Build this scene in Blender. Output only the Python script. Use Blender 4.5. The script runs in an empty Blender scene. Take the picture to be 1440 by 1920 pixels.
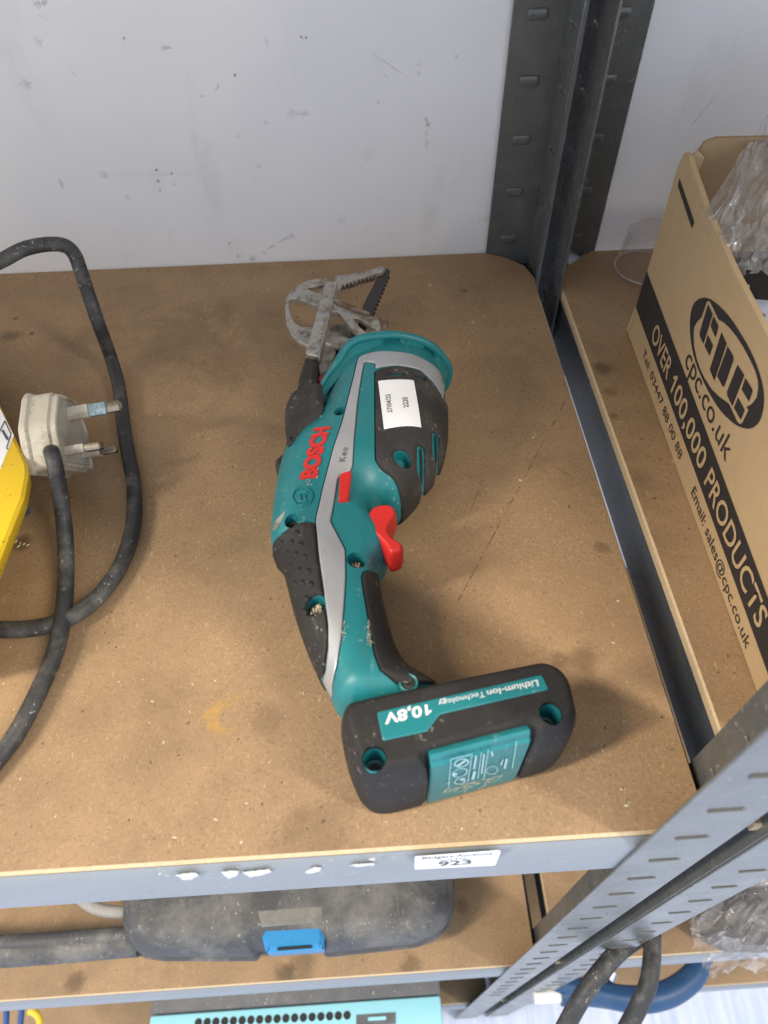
import bpy, bmesh, math, random
import numpy as np
from mathutils import Vector, Matrix
from mathutils.geometry import delaunay_2d_cdt
random.seed(7); np.random.seed(7)
sc = bpy.context.scene
col = sc.collection
rad = math.radians

# ------------------------------------------------------------------ camera
PITCH, YAW, ROLL = rad(51.600), rad(2.372), rad(-1.153)
FPX = 1331.0                                   # focal length in photo pixels (1440 x 1920)
CAM = np.array([0.0, -0.0748, 0.326])          # shelf top is z = 0, shelf front is y = 0
fwd = np.array([math.sin(YAW)*math.cos(PITCH), math.cos(YAW)*math.cos(PITCH), -math.sin(PITCH)])
rgt = np.array([math.cos(YAW), -math.sin(YAW), 0.0]); upv = np.cross(rgt, fwd)
rgt, upv = math.cos(ROLL)*rgt + math.sin(ROLL)*upv, -math.sin(ROLL)*rgt + math.cos(ROLL)*upv
cd = bpy.data.cameras.new('camera'); cam = bpy.data.objects.new('camera', cd); col.objects.link(cam)
M = Matrix(((rgt[0], upv[0], -fwd[0], CAM[0]), (rgt[1], upv[1], -fwd[1], CAM[1]), (rgt[2], upv[2], -fwd[2], CAM[2]), (0, 0, 0, 1)))
cam.matrix_world = M
cd.sensor_fit = 'VERTICAL'; cd.sensor_height = 36.0; cd.lens = 36.0*FPX/1920.0
cd.clip_start = 0.01; cd.clip_end = 100
cd.dof.use_dof = True; cd.dof.focus_distance = 0.42; cd.dof.aperture_fstop = 10.0
sc.camera = cam

# ------------------------------------------------------------------ world and lamps
w = bpy.data.worlds.new('World'); sc.world = w; w.use_nodes = True
bg = w.node_tree.nodes['Background']; bg.inputs[0].default_value = (0.80, 0.87, 1.0, 1); bg.inputs[1].default_value = 1.42
def lamp(name, loc, target, sx, sy, power, colour):
    l = bpy.data.lights.new(name, 'AREA'); l.shape = 'RECTANGLE'; l.size = sx; l.size_y = sy
    l.energy = power; l.color = colour
    o = bpy.data.objects.new(name, l); col.objects.link(o)
    o.location = loc
    o.rotation_euler = (Vector(target) - Vector(loc)).to_track_quat('-Z', 'Y').to_euler()
    return o
lamp('aisle_tube_light', (-1.25, -.42, 1.35), (0.0, 0.10, 0), 0.14, 0.8, 41, (1.0, 0.87, 0.69))
lamp('aisle_tube_light', (1.05, -.62, 1.35), (0, 0.10, 0), 0.14, 0.8, 22, (1.0, 0.89, 0.75))
sc.view_settings.view_transform = 'Standard'; sc.view_settings.look = 'None'
sc.view_settings.gamma = 1.0; sc.view_settings.exposure = 0.0
sc.view_settings.use_curve_mapping = False

# ------------------------------------------------------------------ measuring helpers: photo pixel -> place
def ray(px, py):
    d = fwd*FPX + rgt*(px-720.0) - upv*(py-960.0)
    return d/np.linalg.norm(d)
def onZ(px, py, z=0.0):
    d = ray(px, py); return CAM + d*((z-CAM[2])/d[2])
def onY(px, py, y=0.0):
    d = ray(px, py); return CAM + d*((y-CAM[1])/d[1])
def onPlane(px, py, p, n):
    d = ray(px, py); p = np.array(p); n = np.array(n); return CAM + d*(((p-CAM)@n)/(d@n))
def crop(pts, ox, oy, s):
    return [(ox+x/s, oy+y/s) for x, y in pts]

# ------------------------------------------------------------------ object helpers
WORLD = {}
def empty(name, loc, label, cat, group=None):
    o = bpy.data.objects.new(name, None); col.objects.link(o)
    o.empty_display_size = 0.02; o.location = loc; WORLD[o.name] = np.array(loc, float)
    o['label'] = label; o['category'] = cat
    if group: o['group'] = group
    return o
def obj(name, verts, faces, mat, parent=None, sharp=35, origin=None):
    verts = np.asarray(verts, float)
    c = verts.mean(0) if origin is None else np.array(origin, float)
    me = bpy.data.meshes.new(name)
    me.from_pydata([tuple(v) for v in (verts-c)], [], [tuple(int(i) for i in f) for f in faces])
    me.update()
    bm = bmesh.new(); bm.from_mesh(me)
    bmesh.ops.remove_doubles(bm, verts=bm.verts, dist=1e-6)
    bmesh.ops.recalc_face_normals(bm, faces=bm.faces)
    bm.to_mesh(me); bm.free()
    me.shade_smooth(); me.set_sharp_from_angle(angle=rad(sharp))
    if mat: me.materials.append(mat)
    o = bpy.data.objects.new(name, me); col.objects.link(o)
    if parent is not None:
        o.parent = parent; o.location = c - WORLD[parent.name]
    else:
        o.location = c
    WORLD[o.name] = c
    return o
def tag(o, label, cat, group=None):
    o['label'] = label; o['category'] = cat
    if group: o['group'] = group
    return o
def struct(o):
    o['kind'] = 'structure'; return o
def joinm(*ms):
    V = []; F = []; n = 0
    for v, f in ms:
        V += [tuple(p) for p in v]; F += [tuple(i+n for i in q) for q in f]; n += len(v)
    return V, F

# ------------------------------------------------------------------ 2-D geometry helpers
def in_poly(P, poly):
    P = np.asarray(P, float); poly = np.asarray(poly, float)
    x, y = P[:, 0], P[:, 1]; inside = np.zeros(len(P), bool)
    n = len(poly); j = n-1
    for i in range(n):
        xi, yi = poly[i]; xj, yj = poly[j]
        if yi != yj:
            c = ((yi > y) != (yj > y)) & (x < (xj-xi)*(y-yi)/(yj-yi)+xi)
            inside ^= c
        j = i
    return inside
def dist_poly(P, poly):
    P = np.asarray(P, float); poly = np.asarray(poly, float)
    best = np.full(len(P), 1e9)
    for i in range(len(poly)):
        a = poly[i]; b = poly[(i+1) % len(poly)]; ab = b-a
        L = ab@ab
        if L == 0: continue
        t = np.clip(((P-a)@ab)/L, 0, 1)
        q = a + t[:, None]*ab
        best = np.minimum(best, np.hypot(*(P-q).T))
    return best
def area2(poly):
    p = np.asarray(poly); return 0.5*np.sum(p[:, 0]*np.roll(p[:, 1], -1)-np.roll(p[:, 0], -1)*p[:, 1])
def ccw(poly):
    p = np.asarray(poly, float); return p if area2(p) > 0 else p[::-1].copy()
def chaikin(poly, n=2, closed=True):
    p = np.asarray(poly, float)
    for _ in range(n):
        q = np.roll(p, -1, 0)
        p = np.stack([0.75*p+0.25*q, 0.25*p+0.75*q], 1).reshape(-1, 2) if closed else p
    return p
def roundc(poly, r, n=4, keep=()):
    p = np.asarray(poly, float); out = []; m = len(p)
    for i in range(m):
        a, b, c = p[i-1], p[i], p[(i+1) % m]
        u = a-b; v = c-b; lu, lv = np.linalg.norm(u), np.linalg.norm(v)
        k = min(r, 0.45*lu, 0.45*lv)
        if i in keep or k < 1e-6: out.append(b); continue
        s, e = b+u/lu*k, b+v/lv*k
        for t in np.linspace(0, 1, n+1):
            out.append((1-t)**2*s + 2*t*(1-t)*b + t*t*e)
    return np.array(out)
def resample(poly, step):
    p = np.asarray(poly, float); out = []
    for i in range(len(p)):
        a, b = p[i], p[(i+1) % len(p)]; n = max(1, int(math.ceil(np.linalg.norm(b-a)/step)))
        for k in range(n): out.append(a+(b-a)*k/n)
    return np.array(out)
def offset_in(poly, d):
    p = ccw(poly); a = np.roll(p, 1, 0); b = np.roll(p, -1, 0)
    t = b-a; t /= (np.linalg.norm(t, axis=1)[:, None]+1e-12)
    return p + np.stack([-t[:, 1], t[:, 0]], 1)*d
def grid_pts(poly, step):
    p = np.asarray(poly); x0, y0 = p.min(0); x1, y1 = p.max(0)
    xs = np.arange(x0, x1, step); ys = np.arange(y0, y1, step)
    g = np.array([(x+(0.5*step if j % 2 else 0), y) for j, y in enumerate(ys) for x in xs])
    return g if len(g) else np.zeros((0, 2))
def cdt_fill(outer, holes=(), extra=None, S=1000.0):
    loops = [np.asarray(outer)] + [np.asarray(h) for h in holes]
    V = []; Eg = []
    for L in loops:
        n0 = len(V); V += [Vector((p[0]*S, p[1]*S)) for p in L]
        Eg += [(n0+i, n0+(i+1) % len(L)) for i in range(len(L))]
    if extra is not None: V += [Vector((p[0]*S, p[1]*S)) for p in extra]
    r = delaunay_2d_cdt(V, Eg, [], 0, 1e-4)
    P = np.array([(v.x/S, v.y/S) for v in r[0]]); T = np.array([f for f in r[2]])
    c = P[T].mean(1); ok = in_poly(c, outer)
    for h in holes: ok &= ~in_poly(c, h)
    return P, T[ok]
def circle(c, r, n=20):
    return np.array([(c[0]+r*math.cos(2*math.pi*i/n), c[1]+r*math.sin(2*math.pi*i/n)) for i in range(n)])

# ------------------------------------------------------------------ solids
def slab(outer, holes, t0, t1, bev, frame):
    """prism of a 2-D outline (with holes) between heights t0 and t1 of the frame (O, U, V, N), bevelled rims"""
    O, U, V, N = [np.array(a, float) for a in frame]
    outer = ccw(outer); holes = [ccw(h)[::-1] for h in holes]
    vs = []; fs = []
    def put(p, h): vs.append(O+U*p[0]+V*p[1]+N*h); return len(vs)-1
    capl = []; capl2 = []
    for L in [outer]+holes:
        hole = L is not outer
        ins = offset_in(L, bev) if not hole else offset_in(L[::-1], -bev)[::-1]
        rows = [[put(p, t0) for p in ins], [put(p, t0+bev) for p in L], [put(p, t1-bev) for p in L], [put(p, t1) for p in ins]]
        n = len(L)
        for a, b in zip(rows[:-1], rows[1:]):
            for i in range(n): fs.append((a[i], a[(i+1) % n], b[(i+1) % n], b[i]))
        capl.append(ins)
    P, T = cdt_fill(capl[0], capl[1:])
    for h, flip in ((t0, True), (t1, False)):
        n0 = len(vs)
        for p in P: put(p, h)
        for t in T: fs.append(tuple(n0+i for i in (t[::-1] if flip else t)))
    return vs, fs
ZF = ((0, 0, 0), (1, 0, 0), (0, 1, 0), (0, 0, 1))
def box(x0, x1, y0, y1, z0, z1, bev=0.0008):
    bm = bmesh.new(); bmesh.ops.create_cube(bm, size=1.0)
    for v in bm.verts:
        v.co = Vector((x0 if v.co.x < 0 else x1, y0 if v.co.y < 0 else y1, z0 if v.co.z < 0 else z1))
    if bev: bmesh.ops.bevel(bm, geom=list(bm.edges), offset=bev, segments=2, affect='EDGES', profile=0.5)
    V = [tuple(v.co) for v in bm.verts]; F = [tuple(v.index for v in f.verts) for f in bm.faces]; bm.free()
    return V, F
def catmull(pts, n=10):
    p = [np.array(q, float) for q in pts]; p = [2*p[0]-p[1]]+p+[2*p[-1]-p[-2]]; out = []
    for i in range(1, len(p)-2):
        for k in range(n):
            t = k/n
            out.append(0.5*((2*p[i])+(-p[i-1]+p[i+1])*t+(2*p[i-1]-5*p[i]+4*p[i+1]-p[i+2])*t*t+(-p[i-1]+3*p[i]-3*p[i+1]+p[i+2])*t**3))
    out.append(p[-2]); return np.array(out)
def tube(path, r, n=14, cap=True, flat=1.0, upref=(0, 0, 1)):
    path = np.asarray(path, float); m = len(path); rr = np.full(m, r) if np.isscalar(r) else np.asarray(r)
    T = np.gradient(path, axis=0); T /= np.linalg.norm(T, axis=1)[:, None]
    u = np.cross(T[0], np.array(upref, float))
    if np.linalg.norm(u) < 1e-3: u = np.cross(T[0], np.array((1.0, 0, 0)))
    u /= np.linalg.norm(u); V = []; F = []
    for i in range(m):
        u = u - T[i]*(u@T[i]); u /= np.linalg.norm(u); v = np.cross(u, T[i])
        for k in range(n):
            a = 2*math.pi*k/n; V.append(path[i]+rr[i]*(math.cos(a)*u+flat*math.sin(a)*v))
    for i in range(m-1):
        for k in range(n):
            F.append((i*n+k, i*n+(k+1) % n, (i+1)*n+(k+1) % n, (i+1)*n+k))
    if cap:
        F.append(tuple(range(n))[::-1]); F.append(tuple((m-1)*n+k for k in range(n)))
    return V, F
def lathe(profile, c, n=28):
    V = []; F = []; m = len(profile)
    for k in range(n):
        a = 2*math.pi*k/n
        for r, z in profile: V.append((c[0]+r*math.cos(a), c[1]+r*math.sin(a), c[2]+z))
    for k in range(n):
        for i in range(m-1):
            F.append((k*m+i, ((k+1) % n)*m+i, ((k+1) % n)*m+i+1, k*m+i+1))
    return V, F

# ------------------------------------------------------------------ lettering
def text2d(s, bold=0.0, extrude=0.0, shear=0.0, spacing=1.0):
    cu = bpy.data.curves.new('t', 'FONT'); cu.body = s; cu.size = 1.0; cu.offset = bold; cu.shear = shear
    cu.space_character = spacing; cu.resolution_u = 3; cu.extrude = extrude
    o = bpy.data.objects.new('t', cu); col.objects.link(o)
    dg = bpy.context.evaluated_depsgraph_get(); dg.update()
    me = bpy.data.meshes.new_from_object(o.evaluated_get(dg))
    bm = bmesh.new(); bm.from_mesh(me)
    bmesh.ops.triangulate(bm, faces=bm.faces)
    for _ in range(2):
        el = [e for e in bm.edges if e.calc_length() > 0.3]
        if el: bmesh.ops.subdivide_edges(bm, edges=el, cuts=1)
    bmesh.ops.triangulate(bm, faces=bm.faces)
    V = np.array([tuple(v.co) for v in bm.verts]); F = [tuple(v.index for v in f.verts) for f in bm.faces]
    bm.free(); bpy.data.objects.remove(o); bpy.data.curves.remove(cu); bpy.data.meshes.remove(me)
    V[:, 0] = (V[:, 0]-V[:, 0].min())/(V[:, 0].max()-V[:, 0].min())
    V[:, 1] /= CAPH
    return V, F
def glyph1():
    p = np.array([(.36, 0), (.62, 0), (.62, 1.0), (.40, 1.0), (.30, .88), (.06, .76), (.06, .58), (.36, .70)]); P_, T_ = cdt_fill(p)
    return np.column_stack([P_, np.zeros(len(P_))]), [tuple(t) for t in T_]
def text_parts(parts, bold):
    """line made of (string, u0, u1) pieces; the string '1' is drawn with its flag"""
    ms = []
    for s, u0_, u1_ in parts:
        V, F = glyph1() if s == '1' else text2d(s, bold)
        V = V.copy(); V[:, 0] = (V[:, 0]-V[:, 0].min())/(V[:, 0].max()-V[:, 0].min())*(u1_-u0_)+u0_; ms.append((V, F))
    V, F = joinm(*ms); return np.array(V), F
CAPH = 1.0
_v, _f = text2d('H'); CAPH = float(_v[:, 1].max())
def bil(q, u, v):
    a, b, c, d = [np.array(p, float) for p in q]      # (0,0) (1,0) (1,1) (0,1)
    return (1-u)*(1-v)*a+u*(1-v)*b+u*v*c+(1-u)*v*d

# ------------------------------------------------------------------ materials
def nt(name):
    m = bpy.data.materials.new(name); m.use_nodes = True
    t = m.node_tree; b = t.nodes['Principled BSDF']
    return m, t, b
def node(t, kind, **kw):
    n = t.nodes.new(kind)
    for k, v in kw.items():
        if k in n.inputs.keys(): n.inputs[k].default_value = v
        else: setattr(n, k, v)
    return n
def objco(t, scale=(1, 1, 1), rot=(0, 0, 0), kind='Object'):
    tc = t.nodes.new('ShaderNodeTexCoord'); mp = t.nodes.new('ShaderNodeMapping')
    mp.inputs['Scale'].default_value = scale; mp.inputs['Rotation'].default_value = rot
    t.links.new(tc.outputs[kind], mp.inputs[0]); return mp.outputs[0]
def noise(t, co, scale, detail=4, rough=0.55):
    n = t.nodes.new('ShaderNodeTexNoise'); n.inputs['Scale'].default_value = scale
    n.inputs['Detail'].default_value = detail; n.inputs['Roughness'].default_value = rough
    t.links.new(co, n.inputs['Vector']); return n.outputs['Fac']
def ramp(t, fac, a, b, ca=(0, 0, 0, 1), cb=(1, 1, 1, 1)):
    r = t.nodes.new('ShaderNodeValToRGB'); r.color_ramp.elements[0].position = a; r.color_ramp.elements[1].position = b
    r.color_ramp.elements[0].color = ca; r.color_ramp.elements[1].color = cb
    t.links.new(fac, r.inputs[0]); return r.outputs[0]
def mix(t, fac, a, b, mode='MIX'):
    m = t.nodes.new('ShaderNodeMix'); m.data_type = 'RGBA'; m.blend_type = mode
    for sock, val in ((m.inputs[0], fac), (m.inputs[6], a), (m.inputs[7], b)):
        if hasattr(val, 'links') or hasattr(val, 'is_linked'): t.links.new(val, sock)
        elif isinstance(val, (int, float)): sock.default_value = val
        else: sock.default_value = (*val[:3], 1)
    return m.outputs[2]
def mathn(t, op, a, b=None, clamp=False):
    m = t.nodes.new('ShaderNodeMath'); m.operation = op; m.use_clamp = clamp
    for s, v in ((m.inputs[0], a), (m.inputs[1], b)):
        if v is None: continue
        if isinstance(v, (int, float)): s.default_value = v
        else: t.links.new(v, s)
    return m.outputs[0]
def bump(t, b, h, strength, dist=0.001):
    n = t.nodes.new('ShaderNodeBump'); n.inputs['Strength'].default_value = strength; n.inputs['Distance'].default_value = dist
    t.links.new(h, n.inputs['Height']); t.links.new(n.outputs[0], b.inputs['Normal'])
def spot(t, co, c, r, soft=0.5, wob=0.0, wscale=60):
    """mask of a patch round a point of the surface, with a ragged rim"""
    d = t.nodes.new('ShaderNodeVectorMath'); d.operation = 'DISTANCE'; t.links.new(co, d.inputs[0]); d.inputs[1].default_value = c
    v = d.outputs['Value']
    if wob: v = mathn(t, 'ADD', v, mathn(t, 'MULTIPLY', mathn(t, 'SUBTRACT', noise(t, co, wscale, 5, .6), 0.5), wob))
    mr = t.nodes.new('ShaderNodeMapRange'); mr.interpolation_type = 'SMOOTHSTEP'
    t.links.new(v, mr.inputs[0]); mr.inputs[1].default_value = r*(1-soft); mr.inputs[2].default_value = r; mr.inputs[3].default_value = 1; mr.inputs[4].default_value = 0
    return mr.outputs[0]
def segm(t, co, a, b, wd):
    """mask of a scratch between two points (in the xy plane of the object)"""
    a = np.array(a, float); b = np.array(b, float); ang = math.atan2(b[1]-a[1], b[0]-a[0]); L = np.linalg.norm((b-a)[:2])
    mp = t.nodes.new('ShaderNodeMapping'); mp.vector_type = 'TEXTURE'; mp.inputs['Location'].default_value = (a[0], a[1], 0); mp.inputs['Rotation'].default_value = (0, 0, ang)
    t.links.new(co, mp.inputs[0]); s = t.nodes.new('ShaderNodeSeparateXYZ'); t.links.new(mp.outputs[0], s.inputs[0])
    m1 = mathn(t, 'LESS_THAN', mathn(t, 'ABSOLUTE', s.outputs[1]), wd)
    m2 = mathn(t, 'MULTIPLY', mathn(t, 'GREATER_THAN', s.outputs[0], 0.0), mathn(t, 'LESS_THAN', s.outputs[0], float(L)))
    return mathn(t, 'MULTIPLY', m1, m2)
def simple(name, c, rough=0.5, metal=0.0, var=0.12, vs=60, bs=0.0, bsc=400, dust=0.0, dustc=(.45, .42, .37), dscale=35, spec=0.5, speck=0.0, speckc=(.6, .57, .5), scr=0.0, scrc=(.35, .34, .32)):
    m, t, b = nt(name); co = objco(t)
    c = np.array(c); n1 = noise(t, co, vs, 6, .6)
    out = mix(t, n1, tuple(c*(1-var)), tuple(np.minimum(c*(1+var), 1)))
    if dust:
        dm = ramp(t, noise(t, co, dscale, 8, .68), .47, .66)
        out = mix(t, mathn(t, 'MULTIPLY', dm, dust), out, dustc)
    if scr:
        co2 = objco(t, (1, 0.06, 1), (0, 0, .5)); sm = ramp(t, noise(t, co2, 500, 3, .5), .60, .68)
        sm = mathn(t, 'MULTIPLY', sm, ramp(t, noise(t, co, 45, 3), .5, .65))
        out = mix(t, mathn(t, 'MULTIPLY', sm, scr), out, scrc)
    if speck:
        sp = ramp(t, noise(t, co, 420, 2, .4), .665, .70)
        sp = mathn(t, 'MULTIPLY', sp, ramp(t, noise(t, co, 50, 2), .45, .6))
        out = mix(t, mathn(t, 'MULTIPLY', sp, speck), out, speckc)
    t.links.new(out, b.inputs['Base Color'])
    rr = t.nodes.new('ShaderNodeMapRange'); t.links.new(noise(t, co, vs*1.7, 5, .6), rr.inputs[0])
    rr.inputs[3].default_value = max(rough-.12, .03); rr.inputs[4].default_value = min(rough+.12, 1)
    t.links.new(rr.outputs[0], b.inputs['Roughness'])
    b.inputs['Metallic'].default_value = metal; b.inputs['Specular IOR Level'].default_value = spec
    if bs: bump(t, b, noise(t, co, bsc, 4, .6), bs, .0006)
    return m

def mdf_material(name, spots=(), yellow=(), lines=(), base=(.345, .229, .127)):
    m, t, b = nt(name); co = objco(t)
    base = np.array(base)
    big = noise(t, co, 9, 5, .6); out = mix(t, ramp(t, big, .33, .68), tuple(base*.84), tuple(base*1.08))
    wv = node(t, 'ShaderNodeTexNoise', Scale=260.0, Detail=2.0); t.links.new(co, wv.inputs['Vector'])
    vm = node(t, 'ShaderNodeVectorMath', operation='MULTIPLY_ADD'); t.links.new(wv.outputs['Color'], vm.inputs[0]); vm.inputs[1].default_value = (.006, .006, 0)
    t.links.new(co, vm.inputs[2]); dco = vm.outputs[0]
    def stretched(scale, sc3, rotz):
        mp = node(t, 'ShaderNodeMapping'); mp.inputs['Scale'].default_value = sc3; mp.inputs['Rotation'].default_value = (0, 0, rotz); t.links.new(dco, mp.inputs[0]); return noise(t, mp.outputs[0], scale, 3, .6)
    f1 = stretched(1300, (1, .34, 1), .6); f2 = stretched(1150, (.34, 1, 1), -.35)
    out = mix(t, mathn(t, 'MULTIPLY', ramp(t, f1, .52, .68), .60), out, tuple(base*1.55))
    out = mix(t, mathn(t, 'MULTIPLY', ramp(t, f2, .54, .68), .60), out, tuple(base*.52))
    g = noise(t, co, 700, 4, .7)
    out = mix(t, mathn(t, 'MULTIPLY', ramp(t, g, .60, .70), .5), out, tuple(base*.45))
    sp = ramp(t, noise(t, co, 330, 2, .4), .685, .73)
    sp = mathn(t, 'MULTIPLY', sp, ramp(t, noise(t, co, 31, 3), .42, .6))
    out = mix(t, mathn(t, 'MULTIPLY', sp, .8), out, (.05, .035, .022))
    lt = ramp(t, noise(t, objco(t, (1, .35, 1), (0, 0, 1.1)), 420, 2, .4), .695, .73)
    out = mix(t, mathn(t, 'MULTIPLY', lt, .38), out, (.58, .44, .27))
    grime = ramp(t, noise(t, co, 22, 7, .65), .50, .72)
    out = mix(t, mathn(t, 'MULTIPLY', grime, .45), out, tuple(base*.48))
    cl = ramp(t, noise(t, co, 7.5, 6, .62), .46, .66); out = mix(t, mathn(t, 'MULTIPLY', cl, .35), out, tuple(base*.50))
    for c, r, k in spots:
        out = mix(t, mathn(t, 'MULTIPLY', spot(t, co, c, r, .75, r*1.5, 70), k), out, (.10, .065, .035))
    for c, r, k in yellow:
        out = mix(t, mathn(t, 'MULTIPLY', spot(t, co, c, r, .8, r*1.6, 160), k*.55), out, (.48, .27, .05))
    for a, bb, wd, k in lines:
        out = mix(t, mathn(t, 'MULTIPLY', mathn(t, 'MULTIPLY', segm(t, co, a, bb, wd), ramp(t, noise(t, co, 130, 3), .42, .55)), k), out, (.14, .09, .05))
    t.links.new(out, b.inputs['Base Color'])
    b.inputs['Roughness'].default_value = .62; b.inputs['Specular IOR Level'].default_value = .35
    bump(t, b, mathn(t, 'ADD', f1, f2), .18, .0004)
    return m

MAT = {}
MAT['mdf_edge'] = simple('mdf_edge', (.56, .43, .27), .8, var=.25, vs=500, bs=.5, bsc=900)
MAT['steel'] = simple('grey_painted_steel', (.094, .099, .096), .27, var=.06, vs=20, bs=.05, bsc=260, spec=.75, dust=.12, dustc=(.32, .31, .28), dscale=60, speck=.22)
MAT['steel_beam'] = simple('grey_blue_painted_steel', (.23, .255, .285), .40, var=.06, vs=15, bs=.06, bsc=260, speck=.35)
MAT['chip'] = simple('bare_white_chip', (.66, .66, .64), .6, var=.08)
MAT['teal'] = simple('teal_plastic', (.012, .185, .205), .40, var=.10, vs=45, bs=.10, bsc=900, dust=.30, dustc=(.025, .10, .10), dscale=34, speck=.2, scr=.35, scrc=(.2, .33, .33))
MAT['rubber'] = simple('black_rubber', (.031, .029, .028), .70, spec=.35, var=.12, vs=70, bs=.12, bsc=800, dust=.40, dustc=(.11, .10, .088), dscale=26, scr=.4, scrc=(.16, .15, .14), speck=.25)
MAT['rubber_dark'] = simple('black_foot_rubber', (.020, .0195, .0195), .68, spec=.32, var=.15, vs=70, bs=.14, bsc=800, dust=.28, dustc=(.062, .055, .048), dscale=30, scr=.4, scrc=(.13, .125, .12), speck=.25)
MAT['silver'] = simple('silver_paint', (.42, .43, .45), .38, metal=.35, var=.04, vs=900, bs=.05, bsc=1500, dust=.12, dustc=(.3, .27, .22), dscale=30, speck=.3, speckc=(.1, .1, .1))
MAT['red'] = simple('red_plastic', (.62, .022, .018), .40, var=.06, vs=60, dust=.12, dustc=(.35, .05, .04))
MAT['dark'] = simple('dark_void', (.012, .012, .013), .7, var=.1)
MAT['cast'] = simple('weathered_cast_aluminium', (.43, .41, .37), .46, metal=.45, var=.22, vs=70, bs=.16, bsc=500, dust=.80, dustc=(.10, .072, .048), dscale=120, scr=.5, scrc=(.6, .58, .54))
MAT['blade'] = simple('dark_rusty_blade', (.060, .058, .062), .55, metal=.5, var=.3, vs=120, bs=.3, bsc=500, dust=.7, dustc=(.10, .055, .03), dscale=90)
MAT['rust'] = simple('rusty_steel', (.14, .085, .05), .75, var=.4, vs=150, bs=.4, bsc=600, dust=.6, dustc=(.35, .32, .28), dscale=90)
MAT['grit'] = simple('pale_sawdust_grit', (.60, .53, .38), .9, var=.3, vs=900, bs=.8, bsc=1500)
MAT['paper'] = simple('white_paper', (.86, .87, .88), .6, var=.02, vs=200)
MAT['ink'] = simple('grey_print_ink', (.09, .09, .095), .6, var=.2, vs=600)
MAT['white_ink'] = simple('white_print', (.74, .76, .76), .6, var=.06, vs=400)
MAT['pale_ink'] = simple('pale_blue_print', (.36, .58, .62), .6, var=.3, vs=500)
MAT['screw'] = simple('dirty_screw', (.05, .05, .045), .5, metal=.6, var=.4, vs=500, bs=.6, bsc=900)
MAT['cable'] = simple('dusty_black_cable', (.028, .029, .030), .55, var=.2, vs=60, bs=.12, bsc=500, dust=.55, dustc=(.17, .165, .15), dscale=45, speck=.45, speckc=(.5, .5, .47))
MAT['plug'] = simple('yellowed_white_plastic', (.66, .60, .47), .50, var=.10, vs=60, bs=.10, bsc=600, dust=.85, dustc=(.30, .215, .11), dscale=75, speck=.6, speckc=(.16, .11, .06))
MAT['plug_face'] = simple('grimy_plug_face', (.52, .48, .40), .55, var=.15, vs=90, dust=.6, dustc=(.26, .22, .15), dscale=60)
MAT['pin_verdigris'] = simple('tarnished_blue_pin', (.22, .33, .38), .5, metal=.2, var=.4, vs=700, bs=.5, bsc=1200, dust=.7, dustc=(.55, .62, .62), dscale=300)
MAT['brass'] = simple('tarnished_brass_pin', (.27, .24, .19), .30, metal=.9, var=.2, vs=300)
MAT['yellow'] = simple('yellow_painted_case', (.78, .52, .015), .42, var=.05, vs=40, bs=.06, bsc=300, dust=.15, dustc=(.35, .22, .03), speck=.8, speckc=(.08, .06, .03))
MAT['blue_scrap'] = simple('blue_scrap', (.06, .11, .20), .5, var=.2)
MAT['card'] = simple('brown_cardboard', (.47, .335, .185), .78, var=.07, vs=120, bs=.12, bsc=700, dust=.12, dustc=(.33, .24, .14), dscale=18, speck=.25, speckc=(.22, .15, .08))
MAT['card_edge'] = simple('cardboard_cut_edge', (.44, .32, .19), .85, var=.3, vs=500, bs=.6, bsc=900)
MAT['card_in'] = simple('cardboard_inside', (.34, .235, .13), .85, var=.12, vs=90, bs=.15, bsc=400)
MAT['box_ink'] = simple('black_box_print', (.024, .022, .023), .62, var=.2, vs=300, speck=.15, speckc=(.3, .22, .13))
MAT['zinc'] = simple('bright_zinc', (.72, .73, .74), .22, metal=1, var=.1, vs=150, bs=.15, bsc=120)
MAT['contents'] = simple('black_plastic_part', (.02, .02, .021), .45, var=.2)
MAT['case'] = simple('charcoal_moulded_plastic', (.060, .062, .066), .58, var=.15, vs=40, bs=.5, bsc=750, dust=.85, dustc=(.19, .185, .17), dscale=16, speck=.4, scr=.5, scrc=(.25, .25, .24))
MAT['dust_bevel'] = simple('dusty_bevel', (.19, .185, .17), .7, var=.3, vs=80, dust=.5, dustc=(.09, .09, .09), dscale=60)
MAT['latch'] = simple('blue_plastic_latch', (.025, .23, .50), .38, var=.06, dust=.2, dustc=(.08, .3, .5))
MAT['cyan'] = simple('turquoise_painted_metal', (.30, .66, .76), .45, var=.04, vs=30, dust=.15, dustc=(.45, .6, .62))
MAT['darkgrey'] = simple('dark_grey_panel', (.095, .097, .102), .55, var=.15, vs=80, dust=.3, dustc=(.2, .2, .19), speck=.5)
MAT['rope'] = simple('grey_rope', (.33, .32, .30), .9, var=.3, vs=400, bs=1.0, bsc=500)
MAT['bluewire'] = simple('blue_wire', (.03, .09, .28), .45); MAT['yellowwire'] = simple('yellow_wire', (.75, .55, .04), .45)
MAT['bluegrip'] = simple('blue_handle', (.013, .060, .155), .42, var=.1, dust=.15, dustc=(.1, .16, .24))
MAT['whiteplastic'] = simple('white_tube', (.72, .72, .70), .5)
MAT['blackbeam'] = simple('dark_painted_steel', (.012, .016, .021), .30, var=.1, vs=20, bs=.05, bsc=200, speck=.2)
MAT['side_beam'] = simple('blue_black_painted_steel', (.06, .075, .09), .30, var=.1, vs=20, bs=.05, bsc=200, speck=.2)
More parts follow.
